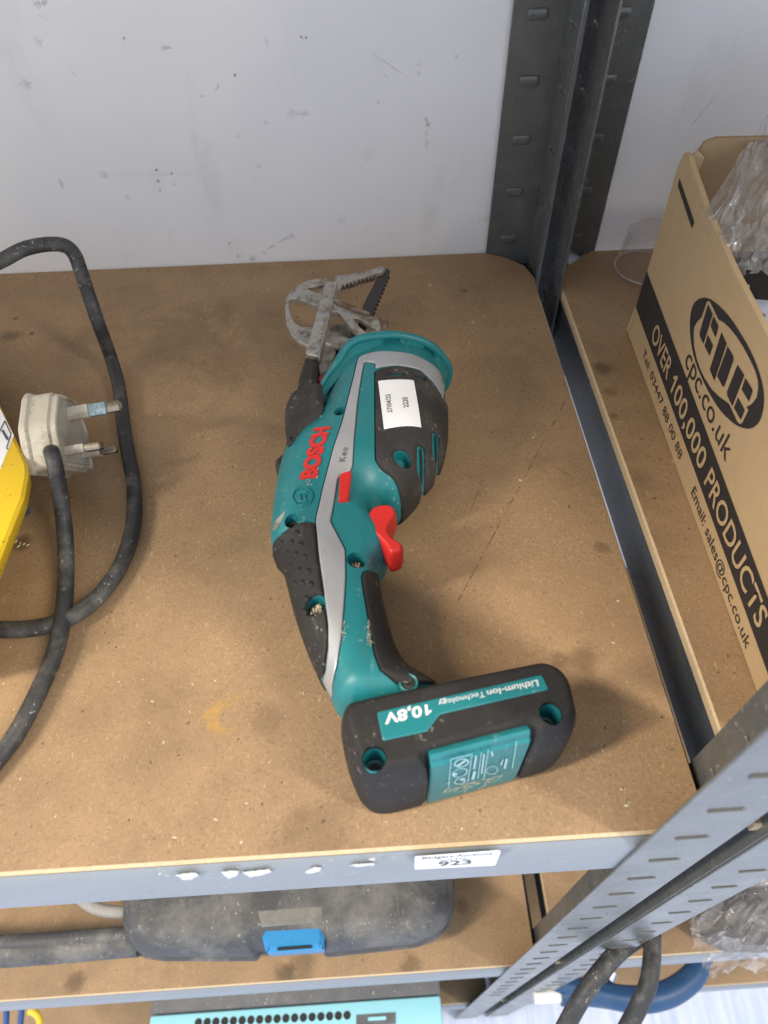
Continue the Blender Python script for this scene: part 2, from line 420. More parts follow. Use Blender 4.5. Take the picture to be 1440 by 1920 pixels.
def film(name, tint, dens, rough=.22, hazec=(.75, .77, .78), bs=.5, bsc=60):
    m, t, b = nt(name); t.nodes.remove(b); out = t.nodes['Material Output']; co = objco(t)
    tr = t.nodes.new('ShaderNodeBsdfTransparent'); tr.inputs[0].default_value = (*tint, 1)
    df = t.nodes.new('ShaderNodeBsdfPrincipled'); df.inputs['Base Color'].default_value = (*hazec, 1); df.inputs['Roughness'].default_value = .6
    gl = t.nodes.new('ShaderNodeBsdfGlossy'); gl.inputs['Roughness'].default_value = rough; gl.inputs[0].default_value = (.9, .9, .9, 1)
    rg = lambda sc_: mathn(t, 'ABSOLUTE', mathn(t, 'SUBTRACT', noise(t, co, sc_, 3, .5), .5))
    n1 = mathn(t, 'ADD', rg(bsc), mathn(t, 'MULTIPLY', rg(bsc*2.7), .5)); bp = t.nodes.new('ShaderNodeBump'); bp.inputs['Strength'].default_value = bs; bp.inputs['Distance'].default_value = .006
    t.links.new(n1, bp.inputs['Height'])
    for x in (df, gl): t.links.new(bp.outputs[0], x.inputs['Normal'])
    mr = t.nodes.new('ShaderNodeMapRange'); t.links.new(noise(t, co, bsc*.7, 6, .65), mr.inputs[0]); mr.inputs[1].default_value = .3; mr.inputs[2].default_value = .75
    mr.inputs[3].default_value = dens*.55; mr.inputs[4].default_value = min(dens*1.6, .95)
    s1 = t.nodes.new('ShaderNodeMixShader'); t.links.new(mr.outputs[0], s1.inputs[0]); t.links.new(tr.outputs[0], s1.inputs[1]); t.links.new(df.outputs[0], s1.inputs[2])
    lw = t.nodes.new('ShaderNodeLayerWeight'); t.links.new(bp.outputs[0], lw.inputs['Normal']); fr = mathn(t, 'ADD', mathn(t, 'MULTIPLY', mathn(t, 'POWER', lw.outputs['Facing'], 3.0), .45), .05)
    s2 = t.nodes.new('ShaderNodeMixShader'); t.links.new(fr, s2.inputs[0]); t.links.new(s1.outputs[0], s2.inputs[1]); t.links.new(gl.outputs[0], s2.inputs[2])
    t.links.new(s2.outputs[0], out.inputs[0]); return m
MAT['film'] = film('grey_polythene', (.93, .93, .93), .24, .10, (.62, .62, .63), .8, 40)
MAT['cup'] = film('clear_pinkish_plastic', (.97, .95, .95), .05, .12, (.75, .66, .66), .02, 20)
MAT['bubble'] = film('clear_bubble_film', (.96, .95, .94), .15, .08, (.85, .83, .81), .9, 60)

# ================================================================== THE SETTING
YB = 0.4505                       # back of the shelves
# back wall: white painted board with scuffs and four old screw holes
m, t, b = nt('white_painted_wall'); co = objco(t)
out = mix(t, ramp(t, noise(t, co, 5, 5, .6), .35, .7), (.79, .80, .82), (.86, .865, .88))
sc1 = ramp(t, noise(t, objco(t, (1, 1, .5), (0, .6, 0)), 95, 3, .5), .70, .76)
sc1 = mathn(t, 'MULTIPLY', sc1, ramp(t, noise(t, co, 14, 4), .48, .66))
out = mix(t, mathn(t, 'MULTIPLY', sc1, .35), out, (.26, .26, .27))
smg = ramp(t, noise(t, objco(t, (1, 1, .35)), 26, 6, .65), .56, .78)
out = mix(t, mathn(t, 'MULTIPLY', smg, .28), out, (.47, .45, .42))
for px, py, r, k in ((293, 319, .0022, .95), (296, 340, .0024, .9), (322, 325, .0022, .7), (327, 345, .0017, .95), (240, 370, .004, .5), (300, 357, .0012, .8),
                     (473, 485, .0055, .95), (495, 474, .003, .8), (446, 480, .0032, .7), (548, 443, .003, .8), (430, 457, .002, .6), (540, 448, .003, .4),
                     (72, 7, .005, .8), (84, 4, .004, .8), (50, 158, .006, .7), (72, 78, .006, .4), (232, 72, .0022, .8), (308, 91, .0045, .45), (440, 141, .002, .8), (565, 70, .002, .7), (575, 70, .002, .7),
                     (500, 229, .0035, .55), (545, 213, .006, .3), (572, 214, .004, .4), (446, 257, .003, .5), (485, 312, .004, .4), (802, 235, .004, .75), (785, 122, .003, .7), (785, 138, .003, .6),
                     (855, 107, .003, .6), (800, 268, .005, .3), (710, 192, .003, .6), (115, 345, .005, .4), (195, 328, .006, .55), (640, 413, .007, .3), (911, 410, .006, .5), (380, 180, .003, .4), (690, 290, .01, .2)):
    p = onY(px, py, YB+.0015); out = mix(t, mathn(t, 'MULTIPLY', spot(t, co, (p[0], 0, p[2]), r*.62, .85, r*2.4, 500), k*.42 if r > .0025 else k*.9), out, (.075, .072, .068))
def wall_line(a, bq, wd, k, out):
    A = onY(*a, YB); B = onY(*bq, YB)
    mp = node(t, 'ShaderNodeMapping'); mp.vector_type = 'TEXTURE'; mp.inputs['Location'].default_value = (A[0], 0, A[2])
    mp.inputs['Rotation'].default_value = (0, -math.atan2(B[2]-A[2], B[0]-A[0]), 0); t.links.new(co, mp.inputs[0])
    s = node(t, 'ShaderNodeSeparateXYZ'); t.links.new(mp.outputs[0], s.inputs[0]); L = float(np.linalg.norm(B-A))
    m1 = mathn(t, 'LESS_THAN', mathn(t, 'ABSOLUTE', s.outputs[2]), wd)
    m2 = mathn(t, 'MULTIPLY', mathn(t, 'GREATER_THAN', s.outputs[0], 0.0), mathn(t, 'LESS_THAN', s.outputs[0], L))
    mk = mathn(t, 'MULTIPLY', mathn(t, 'MULTIPLY', m1, m2), ramp(t, noise(t, co, 160, 3), .38, .6))
    return mix(t, mathn(t, 'MULTIPLY', mk, k*.65), out, (.2, .19, .19))
for a, bq, wd, k in (((500, 470), (550, 440), .0006, .7), ((187, 330), (370, 327), .0016, .13), ((700, 102), (765, 148), .0005, .5), ((798, 222), (804, 240), .001, .7), ((800, 245), (800, 280), .001, .3),
                     ((110, 336), (117, 356), .0006, .6), ((300, 91), (320, 91), .0008, .6), ((410, 160), (404, 172), .0007, .6), ((70, 30), (110, 45), .001, .3), ((720, 138), (728, 150), .0006, .4),
                     ((1110, 240), (1125, 205), .0006, .5), ((1300, 235), (1345, 180), .0006, .5), ((545, 213), (580, 213), .0016, .35), ((130, 130), (143, 146), .0006, .4)):
    out = wall_line(a, bq, wd, k, out)
t.links.new(out, b.inputs['Base Color']); b.inputs['Roughness'].default_value = .42
bump(t, b, noise(t, co, 300, 4, .6), .06, .0005); MAT['wall'] = m
wall = struct(obj('back_wall', *box(-1.6, 1.6, YB+.0015, YB+.03, -1.25, 1.2, 0), MAT['wall'], origin=(0, YB+.0015, 0)))
# floor: pale blue-grey streaky vinyl far below
m, t, b = nt('pale_blue_floor'); co = objco(t)
st = noise(t, objco(t, (1, .10, 1)), 60, 5, .6)
out = mix(t, ramp(t, st, .35, .7), (.50, .58, .76), (.72, .77, .88)); t.links.new(out, b.inputs['Base Color']); b.inputs['Roughness'].default_value = .45
MAT['floor'] = m
struct(obj('floor', [(-3, -3, -1.2), (3, -3, -1.2), (3, YB+.03, -1.2), (-3, YB+.03, -1.2)], [(0, 1, 2, 3)], MAT['floor'], origin=(0, 0, -1.2)))

# ================================================================== SHELVING
def P2(px, py, z=0.0): return tuple(onZ(px, py, z)[:2])
def board(name, poly, z, mat, parent, th=.008, bev=.0014):
    v, f = slab(np.array(poly), [], z-th, z, bev, ZF)
    o = obj(name, v, f, mat, parent, sharp=20, origin=(0, 0, z)); o.data.materials.append(MAT['mdf_edge'])
    for p in o.data.polygons: p.material_index = 0 if p.normal.z > .85 else 1
    return o
def Z3(px, py): return tuple(onZ(px, py, 0))
MAT['mdf'] = mdf_material('mdf_main',  # small stains, plus wide back-left patches that paint shade into the board
    spots=[(Z3(1095, 1232), .011, .55), (Z3(1050, 1236), .006, .45), (Z3(150, 660), .03, .25), (Z3(430, 690), .03, .35), (Z3(340, 640), .05, .35), (Z3(20, 630), .010, .6), (Z3(40, 1020), .008, .8),
           (Z3(600, 1590), .030, .35), (Z3(1130, 1026), .006, .5), (Z3(500, 1350), .012, .25), (Z3(870, 545), .004, .6), (Z3(60, 625), .003, .8), (Z3(28, 597), .003, .8), (Z3(1010, 865), .010, .25), (Z3(415, 585), .02, .3), (Z3(250, 560), .03, .25), (Z3(300, 1400), .03, .15)],
    yellow=[(Z3(385, 1342), .0032, .8), (Z3(398, 1335), .004, .75), (Z3(412, 1326), .0045, .7), (Z3(428, 1316), .0045, .55), (Z3(445, 1306), .004, .4), (Z3(400, 1356), .0042, .75), (Z3(412, 1368), .004, .6), (Z3(430, 1370), .004, .35)],
    lines=[(Z3(1062, 748), Z3(860, 1125), .0004, .9), (Z3(905, 900), Z3(870, 990), .0003, .6), (Z3(1030, 870), Z3(1085, 900), .0004, .5)])
MAT['mdf2'] = mdf_material('mdf_lower', spots=[((-.10, .004, 0), .016, .75), ((-.085, .012, 0), .02, .5), ((.02, .006, 0), .014, .6), ((.045, .05, 0), .018, .45), ((.075, .055, 0), .01, .4), ((-.30, .012, 0), .014, .7), ((-.21, .2, 0), .03, .4)])
MAT['mdf3'] = mdf_material('mdf_right', spots=[(Z3(1130, 690), .008, .6), (Z3(1143, 735), .007, .5), (Z3(1150, 780), .005, .45), (Z3(1200, 900), .012, .35), (Z3(1220, 1060), .006, .5), (Z3(1140, 690), .012, .3)],
    lines=[(Z3(1160, 650), Z3(1200, 780), .0003, .5), (Z3(1345, 1262), Z3(1355, 1257), .0006, .9), (Z3(1205, 990), Z3(1235, 1010), .0004, .7)])

SLOTZ0 = 0.0144 - .002; PITCH_S = 0.0388
def post(name, xc, side, yf, ydir, z0, z1, sz0, sz1, parent, emboss, wx=.0365, wy=.0365):
    """L-section upright: flange in x from the corner xc towards `side`, flange in y from yf towards ydir"""
    th = .0016; ms = []
    ks = range(int(math.ceil((sz0-SLOTZ0)/PITCH_S)), int((sz1-SLOTZ0)/PITCH_S)+1)
    zs = [SLOTZ0+k*PITCH_S for k in ks]
    def slot(cx, z, L=.0135, h=.0034):
        return roundc([(cx-L/2, z-h/2), (cx+L/2, z-h/2), (cx+L/2, z+h/2), (cx-L/2, z+h/2)], .0011, 2)
    hol = [] if emboss else [slot(.0193, z) for z in zs]
    outer = roundc([(0, z0), (wx, z0), (wx, z1), (0, z1)], .001, 2)
    # flange across (normal y)
    ms.append(slab(outer, hol, 0, th, .0004, ((xc, yf, 0), (side, 0, 0), (0, 0, 1), (0, ydir, 0))))
    hol2 = [slot(.0205, z, .013, .0026) for z in zs]
    outer2 = roundc([(th*.9, z0), (wy, z0), (wy, z1), (th*.9, z1)], .001, 2)
    ms.append(slab(outer2, hol2, 0, th, .0004, ((xc, yf, 0), (0, ydir, 0), (0, 0, 1), (side, 0, 0))))
    # rolled corner
    r = .0024; arc = []
    for k in range(7):
        a = math.pi/2*k/6; arc.append((r*(1-math.cos(a)), r*(1-math.sin(a))))
    prof = [np.array(p) for p in arc]
    o = obj(name, *joinm(*ms), MAT['steel'], parent, sharp=30)
    for z in zs:                     # pressed tabs beside each slot
        if emboss:
            q = roundc([(-.0068, -.0034), (.0068, -.0034), (.0068, .0034), (-.0068, .0034)], .0022, 4)
            v, f = slab(q, [], 0, .0013, .0006, ((xc+side*.0200, yf+ydir*(th-.0002), z), (1, 0, 0), (0, 0, 1), (0, ydir, 0)))
        else:
            sx = xc+side*.0193-.0135/2 if side < 0 else xc+side*.0193-.0135/2
            v, f = tube([(sx+.0008, yf-ydir*.0001, z-.0021), (sx+.0150, yf-ydir*.0001, z-.0019)], [.0006, .0004], 6)
        obj('slot_tab', v, f, MAT['steel'], o, sharp=50)
    return o
def front_beam(name, x0, x1, z, parent, mat, yf=0.0, hgt=.049):
    prof = np.array([(.0, -.0022), (-.0030, -.0098), (-.0030, -hgt), (.012, -hgt), (.012, -hgt+.0016), (-.0014, -hgt+.0016), (-.0014, -.0102), (.0012, -.0085), (.014, -.0085), (.014, -.0100)])
    prof = np.array([(-.0002, -.0024), (-.0012, -.0034), (-.0032, -.0092), (-.0034, -.0108), (-.0034, -hgt+.001), (-.0028, -hgt), (.012, -hgt), (.012, -hgt+.0016), (-.0018, -hgt+.0016), (-.0018, -.0100), (.014, -.0100), (.014, -.0084), (.0008, -.0084)])
    v, f = slab(prof, [], 0, x1-x0, .0003, ((x0, yf, z), (0, 1, 0), (0, 0, 1), (1, 0, 0)))
    return obj(name, v, f, mat, parent, sharp=28)
def side_beam(name, x, dirx, y0, y1, z, parent, mat, hgt=.047):
    prof = np.array([(0, -.0085), (0, -hgt), (.014, -hgt), (.014, -hgt+.0016), (.0016, -hgt+.0016), (.0016, -.0100), (.016, -.0100), (.016, -.0085)])
    v, f = slab(prof, [], 0, y1-y0, .0003, ((x, y0, z), (dirx, 0, 0), (0, 0, 1), (0, 1, 0)))
    return obj(name, v, f, mat, parent, sharp=28)

XA, XB = .1462, .1640                # corners of the two pairs of uprights, back to back
A = empty('shelving_unit', (-.1, .2, -1.2), 'grey steel bay with brown boards holding the teal saw and the plug', 'shelving', 'bays of grey steel shelving')
B = empty('shelving_unit', (.4, .2, -1.2), 'grey steel bay at right holding the printed cardboard box', 'shelving', 'bays of grey steel shelving')
YF = -.0052
bpoly = [(-.80, 0), (.1408, 0), P2(1010, 548), P2(1004, 520), P2(985, 497), P2(945, 480), P2(910, 472.5), (-.80, YB)]
board('shelf_board', bpoly, 0, MAT['mdf'], A)
lp = [(-.80, 0), (.1408, 0), (.1408, .40), (.12, .435), (.108, YB), (-.80, YB)]
board('shelf_board', lp, -.48, MAT['mdf2'], A)
board('shelf_board', lp, -.93, MAT['mdf2'], A)
beamA = front_beam('front_beam', -.80, .1435, 0, A, MAT['steel_beam'])
front_beam('front_beam', -.80, .1435, -.48, A, MAT['steel_beam'])
front_beam('front_beam', -.80, .1435, -.93, A, MAT['steel_beam'])
board('shelf_board', lp, .50, MAT['mdf2'], A)          # the shelf above the picture, which shades the back
front_beam('front_beam', -.80, .1435, .50, A, MAT['steel_beam'])
side_beam('side_beam', .1445, -1, .004, YB-.004, 0, A, MAT['blackbeam'])
side_beam('side_beam', .1445, -1, .004, YB-.004, -.48, A, MAT['blackbeam'])
post('front_post', XA, -1, YF, 1, -1.2, .60, -.75, .29, A, False)
post('back_post', XA, -1, YB-.001, -1, -1.2, .60, -.03, .29, A, True)
bq = [(.1602, 0), (.80, 0), (.80, .447), P2(1112, 469), P2(1095, 474), P2(1060, 500), P2(1046, 525)]
board('shelf_board', bq, 0, MAT['mdf3'], B)
board('shelf_board', bq, -.48, MAT['mdf2'], B)
board('shelf_board', bq, -.93, MAT['mdf2'], B)
front_beam('front_beam', .166, .80, 0, B, MAT['steel_beam'])
front_beam('front_beam', .166, .80, -.48, B, MAT['steel_beam'])
front_beam('front_beam', .166, .80, -.93, B, MAT['steel_beam'])
board('shelf_board', bq, .50, MAT['mdf2'], B)
front_beam('front_beam', .166, .80, .50, B, MAT['steel_beam'])
side_beam('side_beam', .1622, 1, .004, .443, 0, B, MAT['side_beam'])
side_beam('side_beam', .1622, 1, .004, .443, -.48, B, MAT['blackbeam'])
post('front_post', XB, 1, YF, 1, -1.2, .60, -.75, .29, B, False)
post('back_post', .1583, 1, .447, -1, -1.2, .60, -.03, .29, B, True, wx=.0410, wy=.0560)
# paint chips and the lot label on the front edge
FY = -.0034
def fpt(px, py, d=0.0): return onPlane(px, py, (0, FY-d, 0), (0, 1, 0))
for pts in ([(330, 1642), (348, 1638), (366, 1637), (372, 1642), (358, 1650), (344, 1651)], [(415, 1636), (436, 1633), (448, 1634), (445, 1643), (428, 1648)],
            [(454, 1636), (480, 1633), (505, 1630), (510, 1636), (490, 1642), (468, 1645)], [(572, 1636), (590, 1626), (604, 1628), (598, 1635), (580, 1639)],
            [(654, 1623), (680, 1620), (704, 1619), (702, 1623), (670, 1626)], [(690, 1612), (704, 1609), (702, 1615)], [(298, 1639), (303, 1637), (300, 1642)]):
    a = np.array([fpt(*p, .0002) for p in pts]); a2 = ccw(resample(a[:, [0, 2]], .0007)); a2 = a2+np.random.RandomState(len(a2)).normal(0, .00030, a2.shape); v, f = slab(a2, [], 0, .00012, .00003, ((0, FY, 0), (1, 0, 0), (0, 0, 1), (0, -1, 0)))
    obj('paint_chip', v, f, MAT['chip'], beamA)
LQ = crop([(208, 250), (1090, 184), (1100, 198), (1045, 338), (205, 380)], 740, 1560, 5.538)
a = np.array([fpt(*p) for p in LQ]); v, f = slab(roundc(a[:, [0, 2]], .0012, 3), [], 0, .0003, .00005, ((0, FY-.0001, 0), (1, 0, 0), (0, 0, 1), (0, -1, 0)))
lot = obj('lot_label', v, f, MAT['paper'], beamA); lot['label'] = 'white auction lot label stuck on the shelf edge'
def print_plane(name, s, quad, p, n, mat, parent, bold=0.0, shear=0.0, th=.00006, spacing=1.0):
    V, F = text2d(s, bold, 0.0, shear, spacing); n = np.array(n, float)
    pts = []
    for u, vv, _ in V:
        q = bil(quad, u, vv); pts.append(onPlane(q[0], q[1], np.array(p)+n*th, n))
    return obj(name, pts, F, mat, parent, sharp=180)
cq = lambda L: crop(L, 740, 1560, 5.538)
LP, LN = (0, FY-.0004, 0), (0, -1, 0)
print_plane('lettering', 'Badgers Auctions', cq([(286, 286), (1012, 236), (1012, 208), (286, 258)]), LP, LN, MAT['ink'], lot, .012)
print_plane('lettering', 'Lot No', cq([(482, 304), (745, 282), (745, 262), (482, 284)]), LP, LN, MAT['ink'], lot, .004)
print_plane('lettering', '923', cq([(450, 358), (800, 330), (800, 286), (450, 312)]), LP, LN, MAT['ink'], lot, .03)

# ================================================================== THE SAW
Z0 = .0315                                    # height of the tool's middle plane: it lies on its side
SAW = empty('garden_saw', (0, .15, 0), 'teal and black cordless garden saw with red trigger lying on its side', 'saw')
silh_px = [(640, 1352), (612, 1292), (590, 1247), (569, 1196), (552, 1142), (540, 1092), (531, 1060), (513, 1044), (508.5, 1020), (511, 980), (518, 930), (528, 880), (541, 850), (567, 824), (597, 796),
           (613, 764), (626, 730), (652, 690), (690, 664), (745, 660), (795, 672), (824, 700), (834, 745), (838, 795), (835, 846), (818, 884), (795, 910), (776, 936), (754, 958), (738, 962), (716, 958), (702, 966), (698, 984), (708, 1003), (724, 1022), (731, 1044), (722, 1064), (706, 1079),
           (711, 1113), (720, 1157), (731, 1200), (743, 1236), (762, 1266), (800, 1286), (826, 1304), (760, 1350)]
SIL = resample(chaikin([onZ(x, y, Z0)[:2] for x, y in silh_px], 2), .0022)
SIL = ccw(SIL)
# half-thickness T and edge radius R of the body at a few places of the tool
ctl = [((660, 1310), .0225, .016), ((645, 1150), .0205, .0165), ((590, 1200), .0200, .017), ((600, 1040), .0240, .021), ((672, 1010), .0215, .014), ((702, 1000), .0190, .0045), ((716, 1030), .0165, .005), ((712, 955), .0215, .006), ((700, 1150), .0200, .015), ((722, 1052), .0155, .006),
       ((650, 860), .0305, .034), ((700, 720), .0312, .037), ((770, 800), .0305, .034), ((560, 900), .0270, .030), ((740, 920), .0240, .022), ((640, 760), .0305, .034), ((770, 900), .0270, .026), ((612, 790), .0260, .030), ((640, 720), .0280, .032)]
CT = np.array([[*onZ(*p, .05)[:2], T, R] for p, T, R in ctl])
def body_h(P):
    P = np.asarray(P, float)
    d = np.hypot(P[:, None, 0]-CT[None, :, 0], P[:, None, 1]-CT[None, :, 1]); wgt = 1/(d**2.6+2e-6); wgt /= wgt.sum(1)[:, None]
    T = wgt@CT[:, 2]; R = wgt@CT[:, 3]
    din = dist_poly(P, SIL); ins = in_poly(P, SIL)
    tt = np.clip(din/R, 0, 1); pr = (1-(1-tt)**2.3)**(1/2.3)
    return np.where(ins, Z0+T*pr, 0.0)
def march(px, py, hf, ztop=.075, sil=None):
    """where the line of sight through a photo point meets the tool's upper surface"""
    d = ray(px, py); zs = np.linspace(ztop, .0, 400)
    Pt = CAM[None]+d[None]*((zs-CAM[2])/d[2])[:, None]
    h = hf(Pt[:, :2]); k = np.nonzero(h >= zs)[0]
    if len(k): return Pt[k[0], :2]
    q = CAM+d*((Z0+.006-CAM[2])/d[2]); S = SIL if sil is None else sil
    i = np.argmin(np.hypot(*(S-q[:2]).T)); c = S.mean(0)
    return S[i]
def trace(pts, hf=None, sil=None):
    return np.array([march(x, y, hf or body_h, sil=sil) for x, y in pts])
HOLES = []                                     # (centre, radius) of screw wells in the shell
c1 = lambda L: crop(L, 480, 470, 3.43); c2 = lambda L: crop(L, 480, 880, 3.43)
for px, py, r in ((547, 975, .0036), (668, 1051, .0042), (593.5, 1133, .0042), (637, 771, .0032), (753.5, 858, .0041)):
    HOLES.append((march(px, py, body_h), r))
def slot_poly(pa, pb, wd):
    a_ = march(*pa, body_h); b_ = march(*pb, body_h); t_ = (b_-a_)/np.linalg.norm(b_-a_); q = np.array([-t_[1], t_[0]])*wd/2
    return roundc([a_-q, b_-q, b_+q, a_+q], wd*.45, 4)
VENTS = [slot_poly((789, 836), (788, 905), .0040), slot_poly((816, 812), (815.5, 872), .0034)]
TOPV = [trace(q) for q in ([(728, 700), (760, 700), (760, 705), (730, 706)], [(780, 703), (797, 708), (795, 713), (779, 708)])]
def shell_h(P, recess=.0065):
    h = body_h(P)
    for c, r in HOLES:
        d = np.hypot(P[:, 0]-c[0], P[:, 1]-c[1]); h = np.where(d < r, h-recess, h)
    return h
def skin(outer, holes, zf, step, rings=(), extra=None, wells=()):
    """surface over an outline with height zf, plus its mirror below the middle plane"""
    g = grid_pts(outer, step); g = g[in_poly(g, outer)]; g = g[dist_poly(g, outer) > step*.6]
    pts = [g]
    for d in rings:
        q = offset_in(outer, d); k = in_poly(q, outer); k &= np.where(k, dist_poly(q, outer), 0) > d*.8
        pts.append(q[k])
    if extra is not None and len(extra): pts.append(np.asarray(extra))
    if wells and extra is not None:
        for k_ in range(len(pts)-1):
            for c, r in wells: pts[k_] = pts[k_][np.hypot(*(pts[k_]-c).T) > r+.0012]
    E2 = np.concatenate(pts)
    for h in holes:
        k = ~in_poly(E2, h); E2 = E2[k]; E2 = E2[dist_poly(E2, h) > .0003]
    return cdt_fill(outer, holes, E2)
PADS = []
def pad(name, poly, mat, off, holes=(), edge=.0007, step=.0022, hf=None, parent=None, mirror=False, smooth=0, sharp=60, drop=.0006, groove=False):
    global PADS
    """panel lying on the shell, proud by `off`, its rim rolled down into a groove"""
    hf = hf or body_h
    poly = ccw(np.asarray(poly, float))
    if smooth: poly = chaikin(poly, smooth)
    poly = resample(poly, .0013)
    if groove: PADS.append(poly)
    holes = [ccw(resample(h, .0008)) for h in holes]
    ext = [h+ (h-h.mean(0))/np.linalg.norm(h-h.mean(0), axis=1)[:, None]*edge for h in holes]
    P, T = skin(poly, holes, None, step, (edge*.5, edge, edge*1.9), np.concatenate(ext) if ext else None)
    global OPEN
    db = dist_poly(P, poly) if OPEN is None else dist_open(P, OPEN)
    was_open = OPEN is not None; OPEN = None
    for h in holes: db = np.minimum(db, dist_poly(P, h))
    tt = np.clip(db/edge, 0, 1); z = hf(P); z = np.where(z < Z0*.5, Z0, z)
    z = z - drop + (off+drop)*np.sqrt(1-(1-tt)**2)
    if was_open:
        e_ = 1e-4; ds = dist_poly(P, SIL); gx = (dist_poly(P+[e_, 0], SIL)-dist_poly(P-[e_, 0], SIL))/(2*e_); gy = (dist_poly(P+[0, e_], SIL)-dist_poly(P-[0, e_], SIL))/(2*e_)
        near = ds < 3e-4; wq = (1-np.clip(ds/.010, 0, 1))**2*off*1.3*np.sqrt(1-(1-tt)**2); gn = np.hypot(gx, gy)+1e-9
        c_ = SIL.mean(0); q2 = P-np.column_stack([gx/gn, gy/gn])*wq[:, None]
        P = np.where((gn > .5)[:, None], q2, P); z = np.where(ds < .0004, Z0, z)
    V = np.column_stack([P, z]); m_ = [(V, T)]
    if mirror:
        W_ = V.copy(); W_[:, 2] = np.maximum(2*Z0-V[:, 2], .0003); m_.append((W_, T[:, ::-1]))
    return obj(name, *joinm(*m_), mat, parent or SAW, sharp=sharp)
def sil_path(a, b_, ins=.00025):
    S = SIL; i = int(np.argmin(np.hypot(*(S-a).T))); j = int(np.argmin(np.hypot(*(S-b_).T))); n = len(S)
    f = [(i+k) % n for k in range((j-i) % n+1)]; r = [(i-k) % n for k in range((i-j) % n+1)]
    q = offset_in(S, ins)[f if len(f) <= len(r) else r]
    return [tuple(p) for p in q]
def edge_pad_poly(inner_px):
    t_ = [tuple(p) for p in trace(inner_px)]
    global OPEN
    OPEN = np.array(t_)
    return np.array(t_ + sil_path(np.array(t_[-1]), np.array(t_[0])))
OPEN = None
def dist_open(P, line):
    best = np.full(len(P), 1e9)
    for a, b_ in zip(line[:-1], line[1:]):
        ab = b_-a; L = ab@ab
        if L == 0: continue
        t_ = np.clip(((P-a)@ab)/L, 0, 1); best = np.minimum(best, np.hypot(*(P-(a+t_[:, None]*ab)).T))
    return best
stripe_px = (c1([(655, 690), (600, 920), (575, 1020), (520, 1200), (470, 1370), (425, 1545), (385, 1720)]) + c2([(384, 345), (405, 560), (440, 800), (463, 1000), (463, 1150), (448, 1300), (437, 1395), (470, 1470), (485, 1490)])
             + c2([(488, 1440), (520, 1260), (550, 1080), (565, 900), (578, 700), (575, 520), (480, 335), (510, 170), (525, 62), (545, 45), (608, 12)])
             + c1([(622, 1380), (650, 1000), (680, 800), (698, 716), (765, 722), (768, 755), (900, 738), (1050, 765), (1120, 828), (1188, 925), (1205, 960), (1215, 880), (1190, 800), (1120, 725), (1000, 665), (880, 650), (760, 652), (690, 672)]))
strip = pad('silver_stripe', trace(stripe_px), MAT['silver'], .0005, edge=.0005, drop=.0011, groove=True)
hous_px = (c1([(764, 782), (766, 1150), (768, 1345), (800, 1402), (870, 1452), (910, 1515), (930, 1600), (928, 1690)]))
hous_px = c1([(1200, 965), (1185, 930), (1118, 835), (1048, 772), (900, 745), (800, 762)]) + hous_px
hc, hr = HOLES[4]
hous = pad('motor_cover', edge_pad_poly(hous_px), MAT['rubber'], .0011, holes=[circle(hc, hr+.0004, 26)]+VENTS+TOPV, edge=.0011, mirror=True, drop=.0010, groove=True)
for q in VENTS:                                # dark slit and fin inside each vent
    c = q.mean(0)
    qq = c+(q-c)*np.array([.28, .86]); pad('vent_slit', qq+np.array([.0004, 0]), MAT['dark'], .0003, parent=hous, step=.003, edge=.0003)
gl_px = c2([(428, 1392), (441, 1330), (459, 1150), (459, 1000), (434, 800), (399, 560), (383, 352), (330, 338), (250, 362), (180, 410), (112, 492)])
gripl = pad('grip_pad', edge_pad_poly(gl_px), MAT['rubber_dark'], .0009, holes=[circle(HOLES[2][0], HOLES[2][1]+.0003, 24)], edge=.0010, mirror=True, drop=.0010, groove=True)
for x, y in ((265, 415), (235, 475), (290, 490), (175, 480), (260, 550), (315, 570), (210, 545), (283, 655), (338, 660), (230, 630), (262, 740), (303, 735), (355, 745), (328, 835), (315, 920)):
    p = march(*c2([(x, y)])[0], body_h); z = float(body_h(p[None])[0])
    v, f = lathe([(.0018, -.0004), (.0017, .0004), (.0012, .00085), (.0006, .0011), (.0001, .00115)], (p[0], p[1], z+.0007), 12)
    obj('grip_bump', v, f, MAT['rubber_dark'], gripl, sharp=80)
gr_px = c2([(1120, 1375), (1000, 1392), (900, 1378), (800, 1292), (762, 1190), (737, 1050), (712, 900), (691, 780), (679, 690), (690, 662), (730, 655), (766, 672)])
gripr = pad('inner_grip_pad', edge_pad_poly(gr_px), MAT['rubber_dark'], .0010, edge=.0010, mirror=True, drop=.0010, groove=True)
ex = []
for c, r in HOLES:
    for rr_ in (r*.5, r-.00015, r+.0001, r+.0008): ex += list(circle(c, rr_, 24))
for q in PADS:
    o1 = offset_in(resample(q, .0011), -.00045); k = ~in_poly(o1, q); k &= dist_poly(o1, q) > .0003; o1 = o1[k]; o1 = o1[in_poly(o1, SIL)]; ex += list(o1)
    o2 = offset_in(resample(q, .0011), -.00010); k = dist_poly(o2, q) > .00005; o2 = o2[k]; o2 = o2[in_poly(o2, SIL)]; ex += list(o2)
Pm, Tm = skin(SIL, [], None, .0024, (.0004, .0012, .0026, .0045, .007), ex, HOLES)
hz = shell_h(Pm); bd = dist_poly(Pm, SIL) < 1e-6
for q in PADS:
    hz = np.where(in_poly(Pm, q) | (dist_poly(Pm, q) < .00022), hz-.0016, hz)
hz = np.where(bd, Z0, np.maximum(hz, Z0-.002))
Vt = np.column_stack([Pm, hz]); hb = np.where(bd, Z0, body_h(Pm)); Vb = np.column_stack([Pm, np.maximum(2*Z0-hb, .0006)])
Vv, Ff = joinm((Vt, Tm), (Vb, Tm[:, ::-1]))
shell = obj('body_shell', Vv, Ff, MAT['teal'], SAW, sharp=48)
